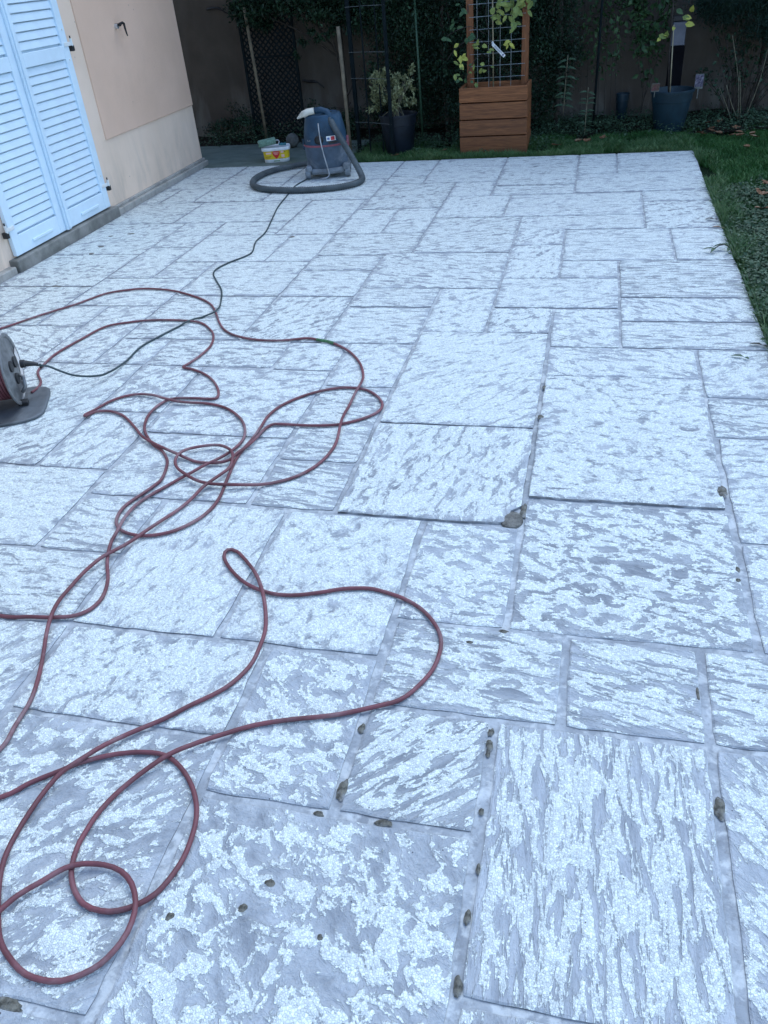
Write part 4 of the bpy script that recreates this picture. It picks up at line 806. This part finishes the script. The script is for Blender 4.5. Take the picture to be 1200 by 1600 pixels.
# bush in the navy pot
def shrub(name, label, cat, loc, leaf_mat, stem_mat, spots, L=(0.02, 0.04), Wf=0.5, stems=(), stem_r=0.003, group=None, upb=0.3, stuff_name='foliage'):
    t = thing(name, label, cat, loc, 0, group)
    C = []; 
    for (cx, cy, cz_, rx_, ry_, rz_, n) in spots:
        p = rng.normal(size=(n, 3)); p /= np.linalg.norm(p, axis=1, keepdims=True); rr = rng.random((n, 1))**0.45
        p = p*rr*np.array([rx_, ry_, rz_]) + np.array([cx, cy, cz_])
        # clump: pull towards random sub-centres
        k = max(3, n//45); cc = p[rng.integers(0, n, k)]; idx = rng.integers(0, k, n)
        p = cc[idx] + (rng.normal(size=(n, 3))*np.array([rx_, ry_, rz_])*0.16)
        C.append(p)
    C = np.concatenate(C); C[:, 2] = np.maximum(C[:, 2], 0.01-loc[2])
    D_ = rng.normal(size=C.shape); D_[:, 2] += upb
    Ls = rng.uniform(L[0], L[1], len(C))
    V, F = leaves(C, D_, Ls, Ls*Wf*rng.uniform(.8, 1.2, len(C)))
    o = fast_mesh(stuff_name, V, F, leaf_mat, t); o['kind'] = 'stuff'
    if stems:
        sb = MB()
        for q in stems: sb.tube([tuple(p) for p in spline(q, 0.05)], [stem_r*(1.3-0.8*i/max(1, len(spline(q, 0.05))-1)) for i in range(len(spline(q, 0.05)))], 6)
        sb.build('stem', stem_mat, t, smooth=True)
    return t
def fan(n, r0, h, spread, zb_=0, seed=1):
    rg = random.Random(seed); out = []
    for k in range(n):
        a = rg.uniform(0, 6.28); s = rg.uniform(.2, 1)*spread
        out.append([(rg.gauss(0, r0), rg.gauss(0, r0), zb_), (math.cos(a)*s*.35, math.sin(a)*s*.35, zb_+h*.45), (math.cos(a)*s, math.sin(a)*s, zb_+h*rg.uniform(.75, 1))])
    return out
eu = [(rng.uniform(-.22, .20), rng.uniform(-.14, .14), rng.uniform(.10, .42), .05, .05, .045, 48) for _ in range(34)]
shrub('potted_bush', 'pale variegated leafy bush growing out of the navy pot', 'bush', (-1.92, 8.36, 0.29), M_euon, M_straw, eu, (0.028, 0.05), 0.42, fan(22, .05, .36, .2, 0, 3), 0.0028)
# sapling in the blue pot with its cane, tags
sap = thing('potted_sapling', 'thin sapling tied to a pale cane in the big blue pot', 'sapling', (0.655, 8.93, 0.28))
MB().tube([(0.0, 0.0, 0.0), (-0.018, 0.0, 0.30), (-0.035, 0.0, 0.60)], 0.0055, 7).build('cane', M_cane, sap, smooth=True)
MB().tube([(-0.012, 0.01, 0.0), (-0.045, 0.01, 0.35), (-0.06, 0.02, 0.85), (-0.07, 0.02, 1.5)], 0.0075, 7).build('stem', M_stem, sap, smooth=True)
for (x, z, mm, L_) in ((-0.03, .585, M_yellow, .05), (.03, .66, M_vine, .07), (.05, .66, M_yellow, .06), (.10, .69, M_yellow, .07), (.06, .60, M_yellow, .08), (-.07, .53, M_yellow, .05), (-.10, .50, M_vine, .07), (-.14, .50, M_yellow, .05), (-.16, .53, M_vine, .07), (-.20, .58, M_mid, .07), (-.03, .72, M_mid, .07)):
    mb = MB(); mb.leaf((x, -0.02, z), (random.uniform(-.5, 1), -.3, random.uniform(-.4, .4)), (0, -1, .4), L_*1.1, L_*.75); mb.build('leaf', mm, sap)
M_card = simple('dull_card', (0.13, 0.14, 0.13), 0.6, 0.3, 40)
def card(name, label, loc, rz, wdt, hgt, tilt, mats):
    t = thing(name, label, 'plant tag', loc, rz)
    rt = Matrix.Rotation(R(tilt), 3, 'X')
    a = MB(); a.box((0, 0, hgt/2), (wdt, 0.0015, hgt), None); a.v = [tuple(rt @ Vector(p)) for p in a.v]; a.build('card', M_card, t)
    a = MB(); a.box((0, -0.0014, hgt*.54), (wdt*.95, 0.0008, hgt*.80), None); a.v = [tuple(rt @ Vector(p)) for p in a.v]; a.build('flower_picture', mats, t)
    a = MB(); a.box((0, 0.001, -hgt*.3), (0.010, 0.001, hgt*.7), None); a.v = [tuple(rt @ Vector(p)) for p in a.v]; a.build('spike', M_card, t)
M_pinkp = simple('pink_flower_print', (0.13, 0.055, 0.06), 0.5, 0.6, 90, dirt=(0.10, 0.2, 0.08), dirt_amt=0.9)
M_purp = simple('purple_flower_print', (0.055, 0.048, 0.09), 0.5, 0.6, 90, dirt=(0.35, 0.33, 0.40), dirt_amt=0.9)
card('plant_tag', 'pink flower picture tag stuck in the left rim of the blue pot', (0.505, 8.80, 0.352), 0.2, 0.075, 0.075, 12, M_pinkp)
card('plant_tag', 'purple flower picture tag standing right of the blue pot', (0.905, 8.93, 0.34), -0.15, 0.075, 0.125, -6, M_purp)
# tall black post with a grey metal cover behind the blue pot
M_matt = simple('matt_black', (0.005, 0.005, 0.007), 0.9, 0.3, 12, spec=0.08)
bx_ = thing('wall_post', 'black square post with a grey metal cover behind the blue pot', 'post', (0.700, 9.30, 0.0))
b = MB(); b.box((0, 0, 0.335), (0.135, 0.09, 0.67), None, 0.004); b.build('post_base', M_matt, bx_)
b = MB(); b.box((-0.002, 0, 0.775), (0.125, 0.08, 0.20), None, 0.006); b.build('metal_cover', simple('brushed_grey_cover', (0.11, 0.12, 0.155), 0.45, 0.2, 8, metal=0.3), bx_)
b = MB(); b.box((0, 0, 0.9), (0.145, 0.10, 0.045), None, 0.006); b.build('cap', M_iron, bx_)

# ------------------------------------------------------------ lattice, stakes, wire fence
lat = thing('lattice_panel', 'dark diamond lattice panel standing against the back wall', 'lattice panel', (-3.55, 9.50, 0.0))
LW, LH = 0.60, 2.1
def strip(p, q, y, name):
    mb = MB(); d = Vector(q)-Vector(p); L_ = d.length; a = math.atan2(d.z, d.x)
    mb.box(((p[0]+q[0])/2, y, (p[2]+q[2])/2), (L_, 0.007, 0.016), Matrix.Rotation(-a, 3, 'Y')); mb.build(name, M_lattice, lat)
def clipline(c, sgn):
    # line z = c + sgn*x clipped to the panel
    xs = [-LW/2, LW/2]; pts = []
    for x in xs:
        z = c+sgn*x
        if 0.02 <= z <= LH: pts.append((x, z))
    for z in (0.02, LH):
        x = (z-c)/sgn
        if -LW/2 < x < LW/2: pts.append((x, z))
    return pts[:2] if len(pts) >= 2 else None
c = -0.3
while c < LH+0.3:
    for sgn, y in ((1, 0.0), (-1, 0.0075)):
        pp = clipline(c, sgn)
        if pp: strip((pp[0][0], 0, pp[0][1]), (pp[1][0], 0, pp[1][1]), y, 'slat')
    c += 0.062
for x in (-LW/2, LW/2):
    mb = MB(); mb.box((x, -0.002, LH/2), (0.028, 0.026, LH+0.03), None, 0.002); mb.build('frame', M_lattice, lat)
mb = MB(); mb.box((0, -0.002, 0.80), (LW-0.03, 0.022, 0.02), None, 0.002); mb.build('frame', M_lattice, lat)
def stake(name, label, p, q, r, mat, cat='stake', group=None):
    t = MB().tube([(0, 0, 0), tuple((Vector(q)-Vector(p))*.5+Vector((0.002, 0, 0))), tuple(Vector(q)-Vector(p))], r, 8)
    o = t.build(name, mat, smooth=True); o.location = p; return tag(o, label, cat, group)
def bracket(label, pts_, loc):
    mb = MB(); S_ = [tuple(p) for p in spline(pts_, 0.02)]; mb.tube(S_, [0.012 if i < len(S_)*.6 else 0.006 for i in range(len(S_))], 8)
    mb.v = [(x, y, z) for x, y, z in mb.v]; o = mb.build('wall_bracket', M_iron, smooth=True); o.location = loc; tag(o, label, 'bracket')
bracket('black bent bracket high on the dim wall left of the lattice', [(0, 0, 0), (.07, -.02, .008), (.15, -.03, .004), (.20, -.02, -.03), (.25, 0, -.06)], (-4.36, 9.88, 1.27))
bracket('black bent bracket low on the wall between lattice and vacuum cleaner', [(0, 0, 0.01), (.07, -.02, -.006), (.16, -.03, -.01), (.20, -.02, -.035), (.24, 0, -.08)], (-3.33, 9.88, .50))
stake('garden_stake', 'weathered wooden stake leaning in front of the dark lattice', (-3.642, 9.28, 0.0), (-3.70, 9.33, 1.28), 0.017, M_stake)
stake('garden_stake', 'pale wooden stake just right of the vacuum cleaner', (-2.398, 8.33, -0.02), (-2.420, 8.38, 1.10), 0.0185, M_stake)
stake('garden_stake', 'thin green cane standing between navy pot and wooden planter', (-1.783, 8.98, 0.0), (-1.81, 9.02, 1.35), 0.011, M_green_cane)
wf = thing('wire_fence', 'dark posted wire fence with pale strands behind the navy pot', 'wire fence', (-2.33, 8.30, 0.0))
M_strand = simple('dull_wire', (0.15, 0.17, 0.175), 0.5, 0.3, 20)
def pst(x, y, w_, h):
    mb = MB(); mb.box((x, y, h/2), (w_, w_, h), None, 0.003); mb.build('post', M_post, wf)
pst(0.0, 0.14, 0.035, 1.9); pst(0.41, -0.14, 0.030, 1.9)
for x in (0.15, 0.285):
    mb = MB(); mb.tube([(x, 0.0, 0), (x+.01, 0.0, 1.9)], 0.007, 7); mb.build('upright', M_post, wf)
for z in (0.28, 0.665, 0.885, 1.25, 1.6):
    mb = MB(); mb.tube([(-0.02, 0.12, z-0.005), (0.2, 0.0, z), (0.42, -0.155, z+0.002)], 0.0019, 6); mb.build('strand', M_strand, wf)

# ------------------------------------------------------------ trees and shrubs along the back
def blob(cx, cy, cz_, r, n): return (cx, cy, cz_, r, r, r, n)
def tree(name, label, cat, loc, mat, spots, L=(0.03, 0.06), Wf=0.5, trunk_r=0.03, trunk_h=1.8, limbs=6, seed=1, group=None):
    t = shrub(name, label, cat, loc, mat, M_bark, spots, L, Wf, group=group, upb=-0.2, stuff_name='crown')
    rg = random.Random(seed); tb_ = MB()
    path = [(0, 0, -0.02), (rg.gauss(0, .03), rg.gauss(0, .03), trunk_h*.5), (rg.gauss(0, .05), rg.gauss(0, .05), trunk_h)]
    sp = spline(path, 0.1); tb_.tube([tuple(p) for p in sp], [trunk_r*(1-.5*i/len(sp)) for i in range(len(sp))], 8)
    for k in range(limbs):
        p = sp[int(len(sp)*rg.uniform(.25, .98))-1]; s = spots[rg.randrange(len(spots))]
        q = Vector((s[0], s[1], s[2])); mid = p.lerp(q, .5)+Vector((0, 0, .05))
        ss = spline([tuple(p), tuple(mid), tuple(q)], 0.08); tb_.tube([tuple(x) for x in ss], [trunk_r*.4*(1-.7*i/len(ss)) for i in range(len(ss))], 6)
    tb_.build('trunk', M_bark, t, smooth=True)
    return t
# laurel left of the fence: crown spreading over the wall and lattice
tree('laurel_tree', 'dark leafy tree whose low branches hang over the lattice and wall', 'tree', (-2.75, 9.55, 0.0), M_hedge,
     [(-.75, -.15, 1.7, .45, .4, .45, 3200), (0, -.2, 1.65, .65, .45, .5, 5200), (-.1, -.25, 1.27, .45, .22, .16, 1500), (.25, -.2, 1.2, .35, .2, .2, 1900), (-.8, -.15, 1.2, .3, .15, .18, 900), (-.25, -.3, .95, .13, .08, .09, 170), (.0, -.3, 1.0, .10, .08, .07, 90), (-.42, -.2, .78, .05, .05, .09, 40), (.35, -.2, .62, .09, .08, .07, 60), (-1.0, -.1, 1.25, .2, .15, .16, 260), (-.8, -.1, 1.1, .12, .1, .1, 120), (.2, -.6, 2.3, .9, .7, .4, 4200), (-.9, -.5, 2.4, .7, .6, .35, 2600)],
     (0.03, 0.06), 0.5, 0.035, 1.9, 9, 4)
tree('evergreen_shrub', 'dense dark evergreen shrub filling the gap between navy pot and planter', 'shrub', (-1.55, 9.25, 0.0), M_hedge,
     [(-.25, 0, 1.3, .4, .3, .5, 6000), (.2, 0, 1.2, .45, .3, .5, 6500), (-.6, .05, 1.2, .4, .25, .45, 5000), (.1, -.05, .65, .4, .25, .35, 4200), (-.4, .05, .65, .4, .2, .4, 3800), (.3, -.15, .25, .35, .2, .25, 2600), (-.35, .1, .25, .4, .2, .25, 2600), (.6, 0, 1.0, .3, .25, .6, 3600), (0, -.5, 2.2, .9, .6, .4, 4200)],
     (0.02, 0.045), 0.5, 0.03, 1.7, 8, 5)
tree('evergreen_shrub', 'dense dark evergreen shrub behind the right post of the planter', 'shrub', (-0.42, 9.2, 0.0), M_hedge,
     [(-.1, 0, 1.1, .32, .25, .6, 6500), (-.35, .05, .95, .3, .25, .5, 4500), (0.0, -.05, .6, .25, .2, .3, 2600), (-.2, -.05, .3, .35, .2, .25, 2600), (0, -.4, 2.2, .8, .6, .4, 4000), (.15, 0, 1.5, .2, .2, .3, 900)],
     (0.02, 0.04), 0.5, 0.03, 1.7, 8, 6)
tree('conifer_tree', 'dark conifer with drooping boughs at the top right', 'tree', (1.55, 9.6, 0.0), M_conifer,
     [(-.25, -.2, 1.1, .45, .35, .28, 11000), (.25, -.1, 1.1, .5, .35, .35, 11000), (-.5, -.25, .98, .22, .2, .16, 3500), (.1, -.3, .80, .38, .2, .18, 5000), (.6, 0, 1.3, .5, .4, .5, 5000), (0, -.5, 1.9, .9, .7, .4, 7000)],
     (0.02, 0.05), 0.16, 0.04, 1.8, 8, 7)
tree('privet_tree', 'shade tree crown above the back of the garden, right of centre', 'tree', (0.25, 9.7, 0.0), M_mid,
     [(0, -.3, 2.1, .7, .6, .4, 4000), (.4, -.1, 1.8, .4, .3, .3, 1500), (-.3, .0, 1.7, .3, .2, .25, 900)], (0.03, 0.06), 0.5, 0.018, 1.9, 6, 8) if False else None
tree('low_shrub', 'low dark shrub along the foot of the wall behind the vacuum cleaner', 'shrub', (-2.75, 9.45, 0.0), M_hedge,
     [(0, 0, .12, .45, .15, .14, 1500), (.45, .1, .3, .25, .15, .3, 2200), (-.3, .1, .18, .25, .12, .16, 700)], (0.02, 0.04), 0.5, 0.012, 0.3, 5, 41)
tree('low_shrub', 'low dark shrub at the foot of the wall beside the house corner', 'shrub', (-4.0, 9.42, 0.0), M_hedge,
     [(0, 0, .10, .4, .12, .12, 1200), (.1, .15, .28, .3, .1, .2, 500)], (0.02, 0.04), 0.5, 0.010, 0.3, 4, 42)
# rose canes in front of the wall
def cane_plant(name, label, loc, canes, mat, leaf_n, L, seed, stem_mat=M_stem, r=0.004, lo=.25, cat='rose bush', group=None, zmax=1.6):
    t = thing(name, label, cat, loc, 0, group); rg = random.Random(seed); sb = MB(); C = []
    for q in canes:
        sp = spline(q, 0.05); sb.tube([tuple(p) for p in sp], [r*(1-.4*i/len(sp)) for i in range(len(sp))], 6)
        for k in range(leaf_n):
            p = sp[min(len(sp)-1, int(len(sp)*(lo+(1-lo)*rg.random()**.7)))]
            a = rg.uniform(0, 6.28); rr = rg.uniform(.01, .07)
            C.append((p.x+math.cos(a)*rr, p.y+math.sin(a)*rr*.7, p.z+rg.uniform(-.03, .03)))
    sb.build('stem', stem_mat, t, smooth=True)
    C = np.array(C); D_ = rng.normal(size=C.shape); D_[:, 2] -= .1; Ls = rng.uniform(L*.6, L*1.2, len(C))
    V, F = leaves(C, D_, Ls, Ls*.62); o = fast_mesh('foliage', V, F, mat, t); o['kind'] = 'stuff'
    return t
cane_plant('rose_bush', 'tall thin stemmed rose bush on the dark post against the wall', (-0.05, 9.35, 0.0),
    [[(-.13+.06*k, random.uniform(-.05, .1), 0), (-.13+.055*k+random.uniform(-.02, .02), 0, .6), (-.15+.07*k, .02, 1.2), (-.2+.09*k, 0, 1.7)] for k in range(7)], M_mid, 110, 0.06, 11)
cane_plant('rose_bush', 'leafy branching rose bush left of the black post with grey cover', (0.42, 9.45, 0.0),
    [[(0, 0, 0), (.0, 0, .4), (-.10, 0, .8), (-.22, 0, 1.3)], [(0, 0, 0), (.05, 0, .5), (.08, 0, .9), (.03, 0, 1.5)], [(.02, 0, .2), (.12, -.02, .6), (.16, 0, 1.0), (.22, 0, 1.5)], [(0, 0, .3), (-.08, .02, .6), (-.05, .02, .9), (-.12, .0, 1.4)], [(.04, 0, .5), (.0, 0, .75), (-.1, 0, .95), (-.16, 0, 1.15)]], M_mid, 150, 0.072, 12)
stake('garden_stake', 'dark green metal stake supporting the tall rose bush', (-0.045, 9.02, 0.0), (-0.030, 9.06, 1.6), 0.011, M_post)
def shoot(name, label, loc, h, n, L_, mat, seed, lean=(0, 0)):
    t = thing(name, label, 'plant', loc); rg = random.Random(seed)
    pts_ = spline([(0, 0, 0), (lean[0]*.4, lean[1]*.4, h*.5), (lean[0], lean[1], h)], 0.03)
    MB().tube([tuple(p) for p in pts_], 0.004, 6).build('stem', M_straw, t, smooth=True)
    for k in range(n):
        p = pts_[int((len(pts_)-1)*(0.2+.8*k/n))]
        for s_ in (-1, 1):
            mb = MB(); mb.leaf(tuple(p), (s_*1.0, -.25+rg.uniform(-.3, .3), rg.uniform(-.1, .45)), (0, -.6, 1), L_*rg.uniform(.8, 1.15), L_*.38, .3, .3); mb.build('leaf', mat, t)
shoot('leafy_shoot', 'upright shoot with broad paired leaves right of the planter', (-0.34, 8.95, 0.17), .52, 7, .095, M_clover, 21, (.02, 0))
shoot('leafy_shoot', 'low shoot with narrow arching leaves beside the green stake', (-0.12, 8.80, 0.0), .42, 7, .08, M_clover, 22, (.01, 0))
# stalky shrub on the right
stalks = []
rg = random.Random(9)
for k in range(46):
    a = rg.uniform(-1, 1); h = rg.uniform(.35, 1.15)
    stalks.append([(a*.10, rg.uniform(-.08, .08), 0), (a*.22+rg.gauss(0, .02), rg.uniform(-.1, .1), h*.5), (a*.42+rg.gauss(0, .06), rg.uniform(-.12, .12), h)])
cane_plant('stalky_shrub', 'bare stalked shrub fanning out below the conifer on the right', (1.35, 9.35, 0.0), stalks, M_hedge, 16, 0.045, 13, M_bark, 0.0045, .45, 'shrub')
pale = [[(.0, 0, 0), (-.05, -.02, .35), (-.17, -.03, .75)], [(.02, 0, 0), (-.02, -.05, .25), (-.06, -.05, .45)], [(.05, -.02, 0), (.13, -.04, .35), (.17, -.02, .72)], [(-.05, 0, 0), (-.14, -.04, .18), (-.22, -.05, .32)], [(-.02, -.02, .05), (-.1, -.04, .2), (-.16, -.05, .34)], [(.2, -.1, 0), (.3, -.1, .16), (.38, -.12, .34)]]
cane_plant('dry_stalks', 'few pale dry stalks in front of the bare stalked shrub', (1.33, 9.12, 0.0), pale, M_clover, 1, 0.03, 14, M_straw, 0.0042, .6, 'stalks')
# unseen trees added behind the wall so their crowns block sky over the garden
for lx, ly, lab, sd_ in ((-2.4, 10.6, 'unseen broadleaf tree added for shade behind the left half of the garden wall', 31), (0.4, 10.7, 'unseen broadleaf tree added for shade behind the right half of the garden wall', 32)):
    tree('unseen_shade_tree', lab, 'tree', (lx, ly, -0.08), M_hedge, [(rng.uniform(-2.0, 2.0), rng.uniform(-1.9, .3), rng.uniform(2.9, 4.2), .7, .6, .4, 2200) for _ in range(20 if lx < 0 else 12)], (0.08, 0.13), 0.6, 0.09, 3.0, 10, sd_)

# ------------------------------------------------------------ grass, ground cover, leaves
def blades(x0, x1, y0, y1, n, h, zf, wid=0.004):
    X = rng.uniform(x0, x1, n); Y = rng.uniform(y0, y1, n)
    dens = np.array([mnoise.noise(Vector((a*3, b*3, 1))) for a, b in zip(X, Y)])
    keep = dens > -0.35*rng.random(n)-0.1; X, Y, dens = X[keep], Y[keep], dens[keep]; n = len(X)
    H_ = h*rng.uniform(.4, 1.1, n)*(1+.5*dens); a = rng.uniform(0, 6.283, n); l = rng.uniform(.2, 1.2, n)*H_; b = rng.uniform(0, 6.283, n)
    Z = np.full(n, zf)
    W = wid*rng.uniform(.6, 1.3, n)
    v0 = np.stack([X-np.cos(a)*W, Y-np.sin(a)*W, Z], 1); v1 = np.stack([X+np.cos(a)*W, Y+np.sin(a)*W, Z], 1)
    mx = np.stack([X+np.cos(b)*l*.35, Y+np.sin(b)*l*.35, Z+H_*.65], 1)
    off = np.stack([np.cos(a)*W*.7, np.sin(a)*W*.7, 0*a], 1); v2 = mx+off; v3 = mx-off
    v4 = np.stack([X+np.cos(b)*l, Y+np.sin(b)*l, Z+H_], 1)
    V = np.stack([v0, v1, v2, v3, v4], 1).reshape(-1, 3); q = np.arange(n)[:, None]*5
    F = np.concatenate([q+np.array([[0, 1, 2]]), q+np.array([[0, 2, 3]]), q+np.array([[3, 2, 4]])], 0)
    return V, F
def merge(parts):
    Vs, Fs, b = [], [], 0
    for V, F in parts: Vs.append(V); Fs.append(F+b); b += len(V)
    return np.concatenate(Vs), np.concatenate(Fs)
V, F = merge([blades(PX1+0.02, 2.6, 3.0, 9.0, 190000, .05, -0.045, .003), blades(PX1+0.02, 2.6, -0.5, 3.0, 90000, .05, -0.045, .003), blades(-2.3, PX1, PY1+0.03, 8.8, 60000, .06, -0.035, .003), blades(PX1+0.015, PX1+0.12, 1.8, 7.9, 9000, .06, -0.035)])
g_ = fast_mesh('grass', V, F, M_grass); g_['kind'] = 'stuff'; g_['label'] = 'short dark green grass around the patio'; g_['category'] = 'grass'
V, F = merge([blades(-2.3, PX1, PY1+0.03, 8.55, 16000, .075, -0.035, .003), blades(PX1+0.012, PX1+0.16, 1.0, 7.9, 5000, .085, -0.035, .0025), blades(PX1+0.012, PX1+0.035, 1.0, 7.9, 2600, .11, -0.035, .0025), blades(-2.3, PX1, PY1+0.012, PY1+.05, 2600, .09, -0.035, .0025)])
g_ = fast_mesh('grass', V, F, M_grass2); g_['kind'] = 'stuff'; g_['label'] = 'paler longer grass tufts along the patio edges'; g_['category'] = 'grass'
def cover(regions, L):
    C = []
    for x0, x1, y0, y1, n, hz in regions:
        k = max(6, n//14); cx = rng.uniform(x0, x1, k)+rng.normal(size=k)*.09; cy = rng.uniform(y0, y1, k)+rng.normal(size=k)*.12; cx = np.where((cx < PX1+.02) & (cy < PY1), 2*PX1+.04-cx, cx); cy = np.where((cx > -3) & (cx < PX1), np.maximum(cy, PY1+.25), cy); i = rng.integers(0, k, n)
        C.append(np.stack([cx[i]+rng.normal(size=n)*.028, cy[i]+rng.normal(size=n)*.028, -0.02+rng.random(n)*hz], 1))
    C = np.concatenate(C); C[:, 0] = np.where((C[:, 1] < PY1) & (C[:, 0] < PX1+.0) & (C[:, 0] > -3), PX1+rng.random(len(C))*.03-.012, C[:, 0])
    D_ = rng.normal(size=C.shape); D_[:, 2] = np.abs(D_[:, 2])*.35; Ls = rng.uniform(L*.6, L*1.3, len(C))
    return leaves(C, D_, Ls, Ls*.75, up=np.array([[0, -.2, 1.0]]))
V, F = cover([(PX1+.03, 1.25, 2.2, 5.6, 19000, .06), (PX1+.04, 1.25, 5.6, 6.6, 3500, .045), (1.3, 2.0, 5.0, 6.8, 2200, .04), (-2.3, -.4, 8.4, 8.9, 5000, .09), (-.6, 1.9, 8.75, 9.5, 9000, .12), (-4.4, -2.9, 9.06, 9.4, 1500, .14), (-3.3, -2.5, 8.95, 9.3, 900, .2)], .021)
g_ = fast_mesh('ground_cover', V, F, M_clover); g_['kind'] = 'stuff'; g_['label'] = 'low leafy ground cover weeds beside the patio and in the bed'; g_['category'] = 'ground cover'
# fallen leaves
FL = [(1.232,8.395),(1.349,8.458),(1.016,9.066),(0.93,8.60),(1.155,9.05),(1.11,5.955),(1.179,6.455),(1.266,8.687),(1.30,8.50),(1.18,8.42),(1.02,8.75),(1.08,8.62),(0.98,8.55),(1.22,6.1),(1.15,6.3),(1.25,6.6),(1.2,5.7),(-0.2,8.40),(-0.1,8.36),(0.05,8.5),(-1.45,8.2),(-1.9,8.1),(-0.35,8.3),(1.4,8.3),(1.12,8.5),(1.28,7.9)]
for k, (x, y) in enumerate(FL):
    mb = MB(); a = random.uniform(0, 6.28)
    for j in range(3): mb.leaf((0, 0, 0), (math.cos(a+j*.8-.8), math.sin(a+j*.8-.8), .15), (0, 0, 1), random.uniform(.05, .085), random.uniform(.035, .05), .4, -.1)
    o = mb.build('fallen_leaf', M_dry); o.location = (x, y, 0.012+random.random()*.01)
    if y < 7: tag(o, 'dry brown fallen leaf in the weeds at the right frame edge', 'leaf', 'fallen leaves by the right frame edge')
    elif x < .3: tag(o, 'dry brown fallen leaf in the grass strip behind the patio', 'leaf', 'fallen leaves behind the patio')
    elif y > 8.58: tag(o, 'dry brown fallen leaf in the grass right of the blue pot', 'leaf', 'fallen leaves beside the blue pot')
    else: tag(o, 'dry orange brown fallen leaf in front of the stalky shrub', 'leaf', 'fallen leaves in front of the stalky shrub')
# sprig and small leaves on the patio edge
sg = thing('weed_sprig', 'green weed sprig reaching over the right patio edge', 'weed', (0.83, 5.08, 0.01))
MB().tube([tuple(p) for p in spline([(0.0, 0, 0), (-.05, .03, .03), (-.10, .0, .02), (-.13, -.05, .008)], .02)], .0035, 6).build('stem', M_stem, sg, smooth=True)
for b_, d_ in (((-.05, .03, .03), (-1, -.1, -.1)), ((-.10, 0, .02), (-.5, -1, 0)), ((-.03, .01, .03), (-.8, .8, 0)), ((-.11, -.02, .02), (-1, .3, 0)), ((-.02, 0, .02), (-.3, -1, .1))):
    mb = MB(); mb.leaf(b_, d_, (0, 0, 1), .07, .028); mb.build('leaf', M_clover, sg)
for x, y, c_, lab in ((0.79, 5.75, M_stem, 'dark curled dead leaf on the right patio edge farther back'), (0.812, 5.56, M_dry, 'tiny red brown leaf at the right patio edge'), (0.705, 3.565, M_clover, 'small grey green leaf lying flat on the slab near the right edge'), (0.80, 3.70, M_stem, 'dark dead leaf on the slab corner by the weeds')):
    mb = MB(); mb.leaf((0, 0, 0), (random.choice((-1, 1)), .3, .1), (0, 0, 1), .06, .025); mb.leaf((0, 0, 0), (.3, -.7, .2), (0, 0, 1), .035, .02)
    o = mb.build('stray_leaf', c_); o.location = (x, y, .011); tag(o, lab, 'leaf')
print('objects', len(bpy.data.objects), 'tris', sum(len(o.data.polygons) for o in bpy.data.objects if o.type == 'MESH'))
